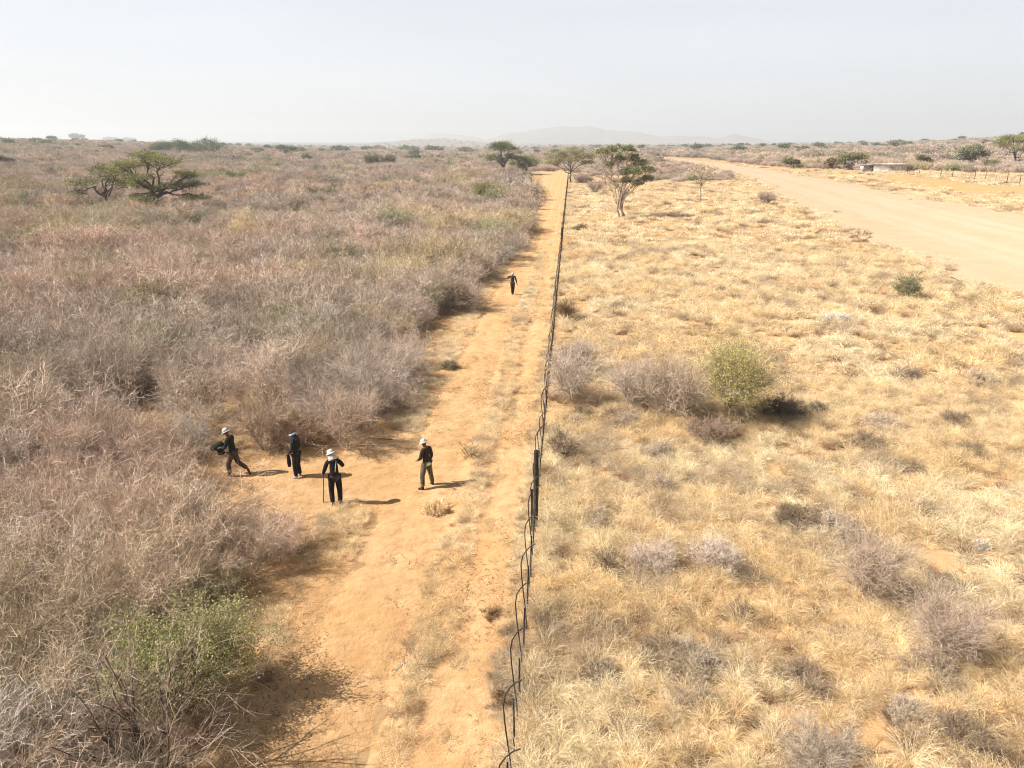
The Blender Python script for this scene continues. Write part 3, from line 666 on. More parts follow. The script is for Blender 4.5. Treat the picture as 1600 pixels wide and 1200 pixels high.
# ================================================================= trees
def tree(name, label, cat, base, top_pts, trunk_r, ltint, seed, leaf_n, leafsize, fork=.28, mat=M_STEM, group=None, twig_w=.02, leaf_density_exp=.5, nlimb=None, bare=False, forkpt=None, twig_tint=(.16, .12, .085), stems=1, sg=1.0):
    """top_pts: crown pads (px, py, rx_px, ry_px) in the photo, turned into real pads round the tree's own depth"""
    rng = np.random.default_rng(seed); s = px_per_m(base)
    e = empty(name, base, label, cat, group)
    B = np.array(base); pads = []
    for (x, y, rx, ry) in top_pts:
        c = plane_at(x, y, B[1])-B; pads.append((c, rx/s, ry/s))
    W = max(p[1]+abs(p[0][0]) for p in pads)
    H_ = max(p[0][2] for p in pads)
    tb = MB(); lb = MB(); tb_tw = MB()
    fk = np.array([rng.normal()*.1, 0, H_*fork]) if forkpt is None else plane_at(forkpt[0], forkpt[1], B[1])-B
    def curve(a, b, sag, k=7):
        t = np.linspace(0, 1, k)[:, None]; P = a*(1-t)+b*t; w_ = rng.normal(size=(k, 3))*sag; w_[0] = 0; w_[-1] = 0
        P = P+w_; P[:, 2] += np.sin(t[:, 0]*np.pi)*sag*1.2; return P
    for st in range(stems):
        off = np.array([(st-(stems-1)/2)*trunk_r*2.2, 0, 0]) if stems > 1 else np.zeros(3)
        P = curve(np.array([0, 0, -.3])+off*.4, fk+off, H_*.015, 5); tubes(tb, P[None], trunk_r*1.15, trunk_r*.75, 7, rng, 0, .5)
    allt = []
    for i, (c, rx, rz) in enumerate(pads):
        ry = rx*.9
        cc = c+np.array([0, rng.normal()*W*.28, -rz*.05])
        P = curve(fk+np.array([rng.normal()*trunk_r*.5, 0, -rng.uniform(0, .1)*H_]), cc, H_*.035); tubes(tb, P[None], trunk_r*.62, trunk_r*.12, 5, rng, 0, .5)
        nb = 9
        sub = grow(P[None], nb, max(rx, .4)*1.0, .65, .1, 4, rng, .45, 1., .25)
        # pull the sub-branches towards the pad
        tgt = cc+np.stack([rng.uniform(-1, 1, nb)*rx, rng.uniform(-1, 1, nb)*ry, rng.uniform(-.3, .6, nb)*rz], 1)
        t = np.linspace(0, 1, 4)[None, :, None]; sub = sub[:, :1]*(1-t)+tgt[:, None]*t+rng.normal(size=sub.shape)*.05*rx*np.sin(t*np.pi)
        tubes(tb, sub, trunk_r*.16, trunk_r*.05, 4, rng, 0, .5)
        tw = grow(sub, 9, rx*.42, .6, .12, 3, rng, .3, 1., .2); tubes(tb_tw, tw, twig_w, twig_w*.5, 2, rng, 0, rng.uniform(.2, 1, len(tw)))
        tw2 = grow(tw, 4, rx*.22, .7, .1, 3, rng, .2, 1., .2); tubes(tb_tw, tw2, twig_w*.7, twig_w*.35, 2, rng, 0, rng.uniform(.2, 1, len(tw2)))
        if not bare:
            n = int(leaf_n*rx*rz/sum(p[1]*p[2] for p in pads))
            ncl = max(10, int(n/55*(2 if sg < 1 else 1)))
            u = nrm(rng.normal(size=(ncl, 3)))*rng.uniform(.35, 1, (ncl, 1))**.6; u[:, 2] = np.abs(u[:, 2])*1.0-.25*rng.uniform(0, 1, ncl)
            C = cc+u*np.array([rx, ry, rz]); idx = rng.integers(0, ncl, n)
            cr = rng.uniform(.5, 1.2, ncl)[idx][:, None]
            q = C[idx]+rng.normal(size=(n, 3))*np.array([rx*.26, ry*.26, rz*.20])*cr*sg
            leaves(lb, q, leafsize*rng.uniform(.6, 1.4, n), rng, 0, np.clip(rng.uniform(0, 1, n)*.7+rng.uniform(0, .4, ncl)[idx], 0, 1), flat=.35)
    link('trunk', tb.mesh('trunk', [mat], True), e)
    if bare: link('crown', tb_tw.mesh('crown', [M_TWIG]), e, tint=twig_tint)
    else:
        cr = link('crown', lb.mesh('crown', [M_LEAF]), e, tint=ltint)
        link('twigs', tb_tw.mesh('twigs', [M_TWIG]), cr, tint=twig_tint)
    return e
OL = (.26, .27, .12); DG = (.10, .14, .06); GR = (.17, .20, .10)
tree('acacia_tree', 'smaller spreading acacia with a leaning bare trunk, left of the big acacia in the thicket', 'tree', ACA_A,
     [(124, 286, 27, 8), (150, 270, 24, 7), (172, 261, 24, 7), (196, 272, 22, 9), (120, 300, 14, 5), (165, 284, 20, 7), (205, 288, 14, 7)], .22, OL, 701, 7500, .17, forkpt=(160, 300), twig_w=.03, nlimb=6)
tree('acacia_tree', 'largest acacia in the left thicket, dark crooked limbs under thin layered crown', 'tree', ACA_B,
     [(232, 243, 22, 8), (215, 258, 24, 9), (262, 252, 26, 9), (285, 274, 22, 9), (240, 276, 24, 8), (298, 290, 24, 7), (215, 290, 18, 8), (262, 292, 22, 8), (306, 309, 24, 6), (250, 308, 18, 7), (205, 308, 14, 5)], .32, OL, 702, 13500, .17, forkpt=(243, 305), twig_w=.03)
for (i, bx, by, pads, lab) in [
    (0, 258, 243, [(256, 229, 16, 9), (246, 232, 10, 6)], 'grey-green flat tree, leftmost of the skyline clump over the acacias'),
    (1, 283, 243, [(281, 226, 14, 9), (290, 232, 12, 8)], 'light green tree in the middle of the skyline clump'),
    (2, 320, 244, [(306, 229, 18, 9), (322, 223, 18, 8), (338, 230, 15, 9), (320, 234, 24, 8)], 'broad dark green tree, biggest of the skyline clump')]:
    tree('green_tree', lab, 'tree', ground(bx, by, .5), pads, .3, [GR, (.14, .19, .07), DG][i], 710+i, 5000, .55, twig_w=.06)
tree('green_tree', 'dark tree cut by the left edge of the photo', 'tree', ground(2, 262, .5), [(0, 249, 14, 6), (10, 251, 8, 5)], .3, (.08, .09, .05), 715, 3500, .5, twig_w=.06)
tree('green_tree', 'dark green rounded tree on the left of the track end', 'tree', ground(787, 272, .3), [(778, 231, 14, 9), (795, 233, 14, 8), (785, 226, 15, 7), (772, 247, 14, 8), (800, 246, 10, 8), (785, 252, 10, 7)], .3, (.17, .2, .09), 716, 11000, .27, forkpt=(786, 258), twig_w=.04)
tree('green_tree', 'lower bushy green tree beside the dark rounded tree at the track end', 'tree', ground(822, 271, .3), [(815, 249, 14, 8), (830, 252, 13, 8), (805, 256, 9, 6), (822, 259, 14, 6)], .25, (.21, .23, .11), 717, 9000, .27, fork=.2, twig_w=.04)
tree('umbrella_acacia', 'umbrella-shaped acacia at the far end of the fence', 'tree', ground(892, 287), [(870, 245, 18, 7), (892, 239, 20, 7), (914, 244, 18, 7), (863, 255, 12, 6), (920, 254, 11, 5), (890, 250, 20, 5)], .22, (.3, .29, .14), 718, 12000, .21, forkpt=(891, 268), twig_w=.035)
tree('leafy_tree', 'tall forked tree with patchy dark leaves standing right of the fence', 'tree', ground(970, 341), [(940, 238, 10, 7), (955, 234, 9, 6), (968, 231, 10, 6), (983, 234, 10, 8), (990, 247, 11, 8), (970, 248, 10, 8), (958, 258, 8, 7), (1003, 256, 12, 8), (1014, 266, 10, 8), (1012, 280, 10, 8), (992, 268, 11, 8), (1000, 288, 10, 6), (978, 268, 9, 8), (980, 284, 9, 6)], .15, (.22, .25, .12), 719, 11000, .20, sg=.85, forkpt=(970, 312), mat=M_STEMPALE, twig_w=.022, twig_tint=(.26, .2, .15), stems=3)
tree('bare_limb_tree', 'leafless brown branches standing against the trunk of the tall forked tree', 'tree', ground(960, 336), [(945, 275, 14, 10), (955, 290, 14, 10), (948, 255, 10, 8), (985, 300, 12, 8)], .09, None, 720, 0, 0, forkpt=(966, 318), mat=M_STEMPALE, bare=True, twig_tint=(.28, .21, .16), twig_w=.02)
tree('bare_tree', 'small leafless fan-shaped tree between the forked tree and the road', 'tree', ground(1094, 316), [(1078, 263, 12, 6), (1090, 259, 12, 6), (1104, 260, 12, 6), (1118, 264, 12, 6), (1075, 272, 10, 6), (1110, 275, 12, 6), (1095, 270, 10, 6)], .12, None, 721, 0, 0, forkpt=(1096, 288), mat=M_STEMPALE, bare=True, twig_tint=(.50, .42, .33), twig_w=.026)
tree('green_tree', 'flat-topped olive tree left of the round white reservoir', 'tree', ground(1336, 264, .2), [(1325, 248, 13, 7), (1345, 247, 14, 7), (1335, 243, 16, 5), (1318, 255, 8, 5), (1350, 255, 8, 5)], .25, (.26, .25, .12), 722, 8000, .35, fork=.3, twig_w=.04)
tree('green_tree', 'grey-green spreading tree on the rise right of the reservoir', 'tree', ground(1518, 260, .5), [(1505, 236, 14, 8), (1522, 232, 14, 8), (1533, 241, 10, 7), (1498, 246, 10, 6), (1518, 247, 16, 6)], .25, (.28, .28, .18), 723, 8000, .4, fork=.3, twig_w=.05)
tree('acacia_tree', 'olive acacia with dark forked trunk at the far right edge, above the road', 'tree', ground(1587, 257, .3), [(1565, 225, 14, 8), (1582, 216, 16, 7), (1600, 220, 16, 8), (1573, 233, 12, 6), (1612, 230, 12, 7)], .3, (.27, .28, .11), 724, 10000, .28, forkpt=(1587, 244), twig_w=.045)
tree('small_tree', 'dark round shrub-tree just right of the reservoir', 'tree', ground(1443, 262, .2), [(1442, 248, 10, 8), (1448, 252, 8, 6)], .15, (.17, .15, .09), 725, 2500, .3, twig_w=.05)
tree('small_tree', 'grey-green shrub-tree above the posts of the roadside fence', 'tree', ground(1550, 264, .2), [(1545, 255, 10, 6), (1558, 256, 9, 6)], .15, (.24, .23, .13), 726, 2500, .3, twig_w=.05)
tree('small_tree', 'isolated dark tree breaking the skyline right of the skyline clump', 'tree', ground(443, 246, .5), [(441, 232, 12, 6), (447, 238, 7, 5), (456, 233, 7, 4)], .3, (.12, .14, .08), 727, 3500, .5, twig_w=.07)
FT = [(533, 238, 12, 4, 'low dark tree on the skyline over the pale bush'), (574, 236, 7, 3, 'tiny tree on the skyline left of the far bush pair'), (594, 235, 8, 3, 'tiny tree on the skyline over the far bush pair'),
      (640, 238, 12, 4, 'flat dark tree on the skyline, first right of the far bush pair'), (678, 238, 12, 4, 'flat dark tree on the skyline, second right of the far bush pair'), (728, 240, 10, 4, 'low far tree just left of the dark rounded tree'),
      (405, 238, 9, 3, 'small far tree left of the isolated dark skyline tree'), (120, 219, 9, 4, 'distant round tree on the upper left skyline'), (175, 222, 9, 3, 'distant tree on the left skyline, right of the round one'), (200, 223, 8, 3, 'distant low tree on the left skyline before the clump'),
      (168, 236, 10, 4, 'dusky tree below the left skyline'), (60, 226, 10, 4, 'dusky far tree in the upper left scrub'), (1155, 238, 9, 4, 'far grey tree on the horizon right of the bare tree'), (1225, 236, 7, 3, 'tiny dark tree on the plain above the road, left'),
      (1245, 236, 6, 3, 'tiny dark tree on the plain above the road, middle'), (1287, 236, 7, 3, 'tiny dark tree on the plain above the road, right'), (1420, 231, 8, 4, 'small far tree on the right-hand slope'), (1475, 240, 9, 4, 'dusky shrub-tree on the slope left of the grey-green tree'), (1545, 229, 10, 4, 'dusky tree on the slope between the two right-hand trees'),
      (1240, 262, 12, 6, 'brown-green bush at the road side below the tiny trees'), (1300, 262, 10, 6, 'brown bush at the road side left of the flat-topped tree')]
for i, (x, y, rx, ry, lab) in enumerate(FT):
    b_ = ground(x, y, .5); s_ = px_per_m(b_)
    tree('far_tree', lab, 'tree', b_, [(x-rx*.35, y-ry*1.5, rx*.7, ry), (x+rx*.4, y-ry*1.3, rx*.65, ry*.9)], .25, (.18+.04*(i % 3), .2+.02*(i % 2), .115), 740+i, 2200, 3.0/s_*1.1, twig_w=.5/s_, group='far trees on the skyline')

# woodland dots on the far plain, too small to tell apart
def blob_tree(seed):
    rg = np.random.default_rng(seed); mb = MB(); n = 500
    u = nrm(rg.normal(size=(14, 3)))*np.array([3.2, 3.2, 1.3])*.7+np.array([0, 0, 4.2])
    idx = rg.integers(0, 14, n); leaves(mb, u[idx]+rg.normal(size=(n, 3))*np.array([.9, .9, .45]), .9, rg, 2, rg.uniform(0, 1, n))
    tubes(mb, np.array([[[0, 0, -.5], [.1, 0, 1.5], [.2, .1, 3.6]]]), .25, .15, 5, rg, 1, .5)
    return mb.mesh('far_trees', [M_TWIG, M_STEM, M_LEAF, M_STEMPALE])
BT = [blob_tree(950+i) for i in range(5)]
X, Y, rng = jitter(-2600, 2600, 380, 3600, 62, 17)
k = inview(X, Y, 60) & (rng.uniform(0, 1, len(X)) < .55) & (edge_dist(ROADPOLY, X, Y) > 25); X, Y = X[k], Y[k]
s = rng.uniform(.6, 1.3, len(X)); tn = np.array([.17, .18, .11])*rng.uniform(.7, 1.3, (len(X), 1))
scatter('distant_woodland', BT, P3(X, Y), rots(len(s), rng, .03), np.stack([s*1.2, s*1.2, s], 1), tn, 'dark tree dots peppering the far plain under the horizon', 'woodland')

# ================================================================= fence
M_POST = noise_mat('tarred_post', (.03, .022, .02), (.055, .042, .036), 9, .8, .5)
M_WIRE = noise_mat('fence_wire', (.10, .095, .09), (.16, .15, .14), 9, .5, 0)
M_PALEPOST = noise_mat('weathered_wood', (.26, .2, .15), (.36, .3, .23), 12, .9, .3)
fdir = np.array([fence_x(10.)-fence_x(9.), 1.0]); fdir = fdir/np.hypot(*fdir)
def fpos(Y): return np.array([fence_x(Y), Y, float(hgt(fence_x(Y), Y))])
fence = empty('wire_fence', fpos(8.0), 'long fence of bowed black poles and wires beside the sandy track', 'fence')
F0 = fpos(8.0); rng = np.random.default_rng(5)
def fmb(paths, r0, r1, sides=6):
    mb = MB()
    for P in paths: tubes(mb, np.array(P)[None], r0, r1, sides, rng, 0, .5)
    return mb
def bowed(Y, s):
    b = fpos(Y)-F0; h = 2.22*s; j = rng.normal()*.03
    z = np.array([-.3, .0, .5, .95, 1.35, 1.65, 1.85, 2.0, 2.12, 2.2])/2.2*h
    x = np.array([.03, .02, -.01, -.06, -.10, -.115, -.085, -.01, .09, .19])+j*np.linspace(0, 1, 10)
    y = np.array([0, 0, 0, 0, .01, .02, .02, .01, 0, -.03])
    return np.stack([b[0]+x, b[1]+y, b[2]+z], 1)
Ys = 6.25+1.335*np.arange(170)
for i, Yp in enumerate(Ys[:95]):
    sc_ = 1.0 if Yp < 16 else rng.uniform(.72, 1.0)
    o = link('bowed_pole', fmb([bowed(Yp, sc_)], .0155, .012).mesh('bowed_pole', [M_POST], True), fence)
    if i == 0: o['label'] = 'curved black pole bending over at the top'
    b = fpos(Yp+.62)-F0; h = rng.uniform(.95, 1.25)
    link('post', fmb([[b+[0, 0, -.3], b+[0, 0, h*.5], b+[rng.normal()*.02, 0, h]]], .021, .019).mesh('post', [M_POST], True), fence)
ps = []
for Yp in Ys[95:]:
    ps.append(bowed(Yp, rng.uniform(.8, 1))); b = fpos(Yp+.62)-F0
    ps.append(np.stack([b+[0, 0, z] for z in np.linspace(-.3, 1.1, 10)]))
o = link('distant_poles', fmb(ps, .024, .02, 4).mesh('distant_poles', [M_POST]), fence); o['kind'] = 'stuff'
wires = []
Yw = np.arange(6, 232, 1.335/2)
for hz in (.25, .5, .75, 1.0, 1.35):
    wires.append([fpos(y)-F0+[0, 0, hz] for y in Yw])
link('wire', fmb(wires, .0028, .0028, 3).mesh('wire', [M_WIRE]), fence)
def strainer(px, py, h, r, lab, off=0):
    p = ground(px, py); b = np.array([fence_x(p[1])+off, p[1], float(hgt(p[0], p[1]))])-F0
    o = link('strainer_post', fmb([[b+[0, 0, -.3], b+[0, 0, h*.3], b+[0, 0, h*.7], b+[0, 0, h-.02], b+[0, 0, h]]], r, r*.96, 10).mesh('strainer_post', [M_POST], True), fence)
    mb2 = MB(); tubes(mb2, np.array([[b+[0, 0, h], b+[0, 0, h+.012]]]), r*.96, r*.4, 10, rng, 0, .5)
    link('post_top', mb2.mesh('post_top', [M_POST]), o); o['label'] = lab
strainer(838, 822, 2.36, .072, 'thickest black upright post of the fence')
strainer(832, 832, 1.35, .03, 'thin black upright beside the thickest post', -.09)
strainer(875, 395, 2.5, .09, 'far black upright post where the fence kinks')
# roadside fence
fp = [(1400, 270), (1436, 273), (1507, 281), (1572, 288), (1660, 296)]
FP = resample(np.array([ground(*p) for p in fp]), 17); f2 = empty('roadside_fence', FP[0], 'thin wire fence on the bank beyond the wide road', 'fence')
for p in FP:
    b = p-FP[0]; b[2] = float(hgt(p[0], p[1]))-FP[0][2]
    h = rng.uniform(1.7, 2.3)
    link('post', fmb([[b+[0, 0, -.3], b+[rng.normal()*.06, 0, h*.5], b+[rng.normal()*.1, 0, h]]], .065, .055, 6).mesh('post', [M_PALEPOST if rng.uniform() < .5 else M_POST]), f2)
link('wire', fmb([[np.append(p[:2]-FP[0][:2], float(hgt(p[0], p[1]))-FP[0][2]+hz) for p in FP] for hz in (.5, 1.0, 1.5)], .01, .01, 3).mesh('wire', [M_WIRE]), f2)

# ================================================================= reservoir and shed
M_CEM = noise_mat('whitewashed_cement', (.34, .30, .27), (.60, .57, .54), .9, .9, .3)
M_GALV = noise_mat('grey_corrugated_iron', (.30, .28, .27), (.42, .4, .38), 2, .6, .2)
M_WATER = noise_mat('still_water', (.05, .07, .07), (.07, .09, .09), .5, .1, 0)
def lathe(mb, prof, n=40, c=(0, 0, 0), var=.5, sx=1., sy=1.):
    a = np.linspace(0, 2*np.pi, n, endpoint=False); pr = np.array(prof)
    V = np.stack([pr[:, 0][:, None]*np.cos(a)*sx+c[0], pr[:, 0][:, None]*np.sin(a)*sy+c[1], pr[:, 1][:, None]+0*a+c[2]], -1)
    m = len(pr); i = np.arange(m-1)[:, None]*n; j = np.arange(n)[None, :]; j2 = (j+1) % n
    mb.add(V, np.stack([i+j, i+j2, i+n+j2, i+n+j], -1), 0, var)
rp = ground(1390, 268); s_ = px_per_m(rp); rad = 23/s_
res = empty('water_reservoir', rp, 'round whitewashed cement reservoir beyond the road', 'reservoir')
mb = MB(); lathe(mb, [(rad, -.3), (rad, 11/s_), (rad+.1, 11/s_), (rad+.1, 11.6/s_), (rad-.3, 11.6/s_), (rad-.3, .8)]); link('tank_wall', mb.mesh('tank_wall', [M_CEM]), res)
mb = MB(); lathe(mb, [(rad-.3, 1.6), (.02, 1.6)]); link('water', mb.mesh('water', [M_WATER]), res)
def box(mb, x0, x1, y0, y1, z0, z1):
    V = [(x0, y0, z0), (x1, y0, z0), (x1, y1, z0), (x0, y1, z0), (x0, y0, z1), (x1, y0, z1), (x1, y1, z1), (x0, y1, z1)]
    mb.add(V, [(0, 3, 2, 1), (4, 5, 6, 7), (0, 1, 5, 4), (1, 2, 6, 5), (2, 3, 7, 6), (3, 0, 4, 7)])
sp = ground(1354, 268); ws = 9/s_
sh = empty('shed', sp, 'low grey iron shed against the left of the reservoir', 'shed')
mb = MB(); box(mb, -ws, ws, -1, 1, -.2, 9.5/s_)
for k_ in range(14): box(mb, -ws+.05+k_*2*ws/14, -ws+.05+k_*2*ws/14+.1, -1.04, -1.0, 0, 9.4/s_)
link('wall', mb.mesh('wall', [M_GALV]), sh)
mb = MB(); box(mb, -ws-.2, ws+.2, -1.25, 1.2, 9.6/s_, 10.3/s_); link('roof', mb.mesh('roof', [M_GALV]), sh)
mb = MB(); box(mb, ws*.2, ws*.2+.9, -1.09, -1.045, 0, 8.2/s_); link('door', mb.mesh('door', [M_POST]), sh)

# ================================================================= people
def cloth(name, c, c2=None, sc_=30): return noise_mat(name, tuple(.75*x for x in c), c2 or tuple(min(1, 1.3*x) for x in c), sc_, .9, .25, detail=3)
M_SKIN = cloth('skin', (.13, .075, .05))
M_BLACK = cloth('black_cloth', (.010, .010, .012)); M_NAVY = cloth('navy_cloth', (.018, .024, .05)); M_DKGREEN = cloth('dark_green_cloth', (.011, .016, .013))
M_MAROON = cloth('dark_maroon_cloth', (.028, .018, .017)); M_CAMO = noise_mat('mottled_trousers', (.03, .028, .022), (.17, .13, .08), 14, .9, .2)
M_KHAKI = cloth('khaki_cloth', (.2, .19, .12)); M_WHITE = cloth('white_cloth', (.42, .41, .39)); M_LIME = cloth('lime_vest', (.62, .68, .3))
M_BOOT = cloth('dark_leather', (.03, .02, .016)); M_RED = cloth('dark_red_leather', (.10, .02, .02)); M_LILAC = cloth('lilac_leather', (.3, .24, .28)); M_GREY = cloth('grey_cloth', (.25, .25, .25))
M_WOOD = noise_mat('stick_wood', (.10, .05, .035), (.2, .12, .08), 20, .8, .2)
M_PINK = cloth('mauve_mottled_cloth', (.025, .017, .02), (.13, .085, .09), 18); M_EYE = cloth('eye', (.02, .02, .02))
def skin_mesh(name, mats, chains, parent, sub=2):
    """chains: list of [(pos, radius), ...]; chain points at the same place are shared"""
    vs = []; key = {}; ed = set(); rad_ = []
    for ch in chains:
        prev = None
        for p, r in ch:
            k_ = tuple(round(float(c), 4) for c in p)
            if k_ not in key: key[k_] = len(vs); vs.append(k_); rad_.append(r)
            i = key[k_]
            if prev is not None and prev != i: ed.add((min(prev, i), max(prev, i)))
            prev = i
    me = bpy.data.meshes.new(name); me.from_pydata(vs, list(ed), []); o = bpy.data.objects.new(name, me); COL.objects.link(o)
    md = o.modifiers.new('s', 'SKIN'); md.use_smooth_shade = True; md.branch_smoothing = .6
    sv = me.skin_vertices[0].data
    seen = set()
    adj = {i: [] for i in range(len(vs))}
    for a, b in ed: adj[a].append(b); adj[b].append(a)
    for i, r in enumerate(rad_): sv[i].radius = (r, r) if not isinstance(r, tuple) else r; sv[i].use_root = False
    for i in range(len(vs)):
        if i in seen: continue
        sv[i].use_root = True; stack = [i]
        while stack:
            q = stack.pop()
            if q in seen: continue
            seen.add(q); stack += adj[q]
    s2 = o.modifiers.new('b', 'SUBSURF'); s2.levels = sub; s2.render_levels = sub
    dg = bpy.context.evaluated_depsgraph_get(); ev = o.evaluated_get(dg)
    me2 = bpy.data.meshes.new_from_object(ev, preserve_all_data_layers=False, depsgraph=dg); me2.name = name
    bpy.data.objects.remove(o)
    me2.materials.clear()
    for m_ in mats: me2.materials.append(m_)
    me2.polygons.foreach_set('use_smooth', [True]*len(me2.polygons))
    o = link(name, me2, parent); return o
DEF = dict(pelvis=(0, 0, .95), waist=(0, .0, 1.10), chest=(0, .0, 1.30), nb=(0, -.01, 1.46), neck=(0, .0, 1.52), head=(0, .02, 1.62),
           sL=(-.17, 0, 1.42), eL=(-.24, -.03, 1.14), wL=(-.25, .06, .90), sR=(.17, 0, 1.42), eR=(.24, -.03, 1.14), wR=(.25, .06, .90),
           hL=(-.09, 0, .90), kL=(-.10, .03, .50), aL=(-.10, -.02, .09), tL=(-.12, .15, .035), hR=(.09, 0, .90), kR=(.10, .03, .50), aR=(.10, -.02, .09), tR=(.12, .15, .035))
def person(px, py, facing, height, label, pose, top, trousers, boots, hat, headdir=0, extra=None, vest=None):
    g = ground(px, py); e = empty('person', g, label, 'person', 'people walking by the fence', facing)
    J = {k_: np.array(v_, float) for k_, v_ in {**DEF, **pose}.items()}
    S = height/1.75
    for k_ in J: J[k_] = J[k_]*S
    def L(a, b, t): return J[a]*(1-t)+J[b]*t
    def hand(wk, ek):
        w_, d = J[wk], nrm(J[wk]-J[ek]); side = np.cross(d, [0, 1, 0.3]); side = nrm(side); nz = np.cross(side, d)
        palm = w_+d*.075*S; ch = [[(w_, .024*S), (palm, .028*S)]]
        for q, (o_, l_) in enumerate([(-.027, .070), (-.009, .080), (.009, .075), (.027, .058)]):
            a = palm+side*o_*S; b = a+d*l_*.55*S+nz*.006; c = b+d*l_*.4*S*.7+nz*.025*S
            ch.append([(a, .009*S), (b, .0085*S), (c, .007*S)])
        t0 = w_+d*.03*S+side*-.02*S; ch.append([(t0, .011*S), (t0+side*-.03*S+d*.03*S+nz*.01, .010*S), (t0+side*-.038*S+d*.06*S+nz*.02, .008*S)])
        return ch
    hd = J['head']; up = nrm(hd-J['neck']); fw = nrm(np.array([math.sin(headdir), math.cos(headdir), 0])-up*np.dot(up, [math.sin(headdir), math.cos(headdir), 0]))
    side = np.cross(fw, up)
    body = [[(J['pelvis'], .12*S), (J['waist'], .11*S), (J['chest'], .125*S), (J['nb'], .07*S), (J['neck'], .052*S), (hd-up*.03*S+fw*.01, .074*S), (hd+up*.05*S, .084*S), (hd+up*.10*S-fw*.005, .06*S)]]
    for s_ in 'LR':
        body.append([(J['nb'], .07*S), (J['s'+s_], .055*S), (L('s'+s_, 'e'+s_, .5), .046*S), (J['e'+s_], .037*S), (L('e'+s_, 'w'+s_, .4), .034*S), (J['w'+s_], .024*S)])
        body.append([(J['pelvis'], .12*S), (J['h'+s_], .09*S), (L('h'+s_, 'k'+s_, .5), .075*S), (J['k'+s_], .055*S), (L('k'+s_, 'a'+s_, .35), .054*S), (J['a'+s_], .036*S), (J['t'+s_], .03*S)])
    face = [[(hd+fw*.070*S+up*.01*S, .012*S), (hd+fw*.094*S-up*.015*S, .013*S)], [(hd+fw*.07*S-up*.05*S+side*.02*S, .010*S), (hd+fw*.07*S-up*.05*S-side*.02*S, .010*S)]]
    for q in (-1, 1): face.append([(hd+side*q*.076*S+up*.015*S, .012*S), (hd+side*q*.084*S-up*.02*S, .010*S)])
    bo = skin_mesh('body', [M_SKIN], body+face+hand('wL', 'eL')+hand('wR', 'eR'), e)
    ey = [[(hd+side*q*.032*S+fw*.078*S+up*.02*S, .007*S), (hd+side*q*.032*S+fw*.086*S+up*.02*S, .006*S)] for q in (-1, 1)]
    skin_mesh('eyes', [M_EYE], ey, e, 1)
    c = .018*S
    jk = [[(J['pelvis']-np.array([0, 0, .02]), (.155*S, .125*S)), (J['waist'], (.135*S, .115*S)), (J['chest'], (.16*S, .13*S)), (J['nb']+np.array([0, 0, .005]), .085*S)]]
    for s_ in 'LR':
        jk.append([(J['nb']+np.array([0, 0, .005]), .085*S), (J['s'+s_], .055*S+c), (L('s'+s_, 'e'+s_, .5), .05*S+c), (J['e'+s_], .042*S+c), (L('e'+s_, 'w'+s_, .6), .036*S+c*.8), (L('e'+s_, 'w'+s_, .9), .034*S+c*.5)])
    skin_mesh('jacket', [top], jk, e)
    tr = []
    P0 = J['pelvis']+np.array([0, 0, .03])
    for s_ in 'LR':
        tr.append([(P0, .128*S), (J['h'+s_], .095*S+c*.6), (L('h'+s_, 'k'+s_, .5), .085*S+c), (J['k'+s_], .066*S+c), (L('k'+s_, 'a'+s_, .45), .06*S+c), (L('k'+s_, 'a'+s_, .88), .052*S+c)])
    skin_mesh('trousers', [trousers], tr, e)
    for s_ in 'LR':
        a, t_ = J['a'+s_], J['t'+s_]; heel = a+(a-t_)*np.array([.25, .25, 0])+np.array([0, 0, -.035])*S
        if boots is M_RED or True: skin_mesh('boot', [boots], [[(L('k'+s_, 'a'+s_, .78), .05*S), (a, .048*S), (a*.45+t_*.55+np.array([0, 0, .012]), .045*S), (t_+(t_-a)*.15, .034*S)], [(a, .048*S), (heel, .036*S)]], e)
    # hair and hat
    hr = skin_mesh('hair', [M_EYE], [[(hd-fw*.035*S-up*.01*S, .062*S), (hd-fw*.012*S+up*.055*S, .086*S), (hd+fw*.0*S+up*.09*S, .075*S)]], e, 1)
    for kind, mt in hat:
        mb = MB()
        if kind == 'brim': lathe(mb, [(.005, .135), (.05, .132), (.086, .11), (.098, .06), (.10, .045), (.12, .034), (.138, .018), (.140, .012), (.12, .024), (.10, .03)], 28)
        elif kind == 'cap': lathe(mb, [(.005, .125), (.06, .118), (.094, .08), (.104, .03), (.104, .0)], 24)
        elif kind == 'band': lathe(mb, [(.104, .055), (.113, .045), (.118, .02), (.114, -.005), (.104, -.012)], 24)
        elif kind == 'drape': lathe(mb, [(.09, .0), (.112, -.05), (.125, -.11), (.14, -.16), (.136, -.165)], 24)
        me = mb.mesh('hat', [mt], True); o = link({'brim': 'hat', 'cap': 'cap', 'band': 'headband', 'drape': 'neck_cloth'}[kind], me, e)
        o.location = hd+up*.035*S; o.scale = (S*1.02,)*3
        q = Vector(up).to_track_quat('Z', 'Y'); o.rotation_euler = q.to_euler()
    if vest:
        skin_mesh('vest', [vest], [[(J['pelvis']+np.array([0, 0, -.12]), (.20*S, .185*S)), (J['pelvis']+np.array([0, 0, .05]), (.18*S, .155*S))]], e, 2)
    return e, J, g, bo
def world_of(e, p):
    c, s = math.cos(e.rotation_euler[2]), math.sin(e.rotation_euler[2]); l = e.location
    return np.array([l[0]+p[0]*c-p[1]*s, l[1]+p[0]*s+p[1]*c, l[2]+p[2]])
LEFT = R(90)      # local +Y turned to face -X
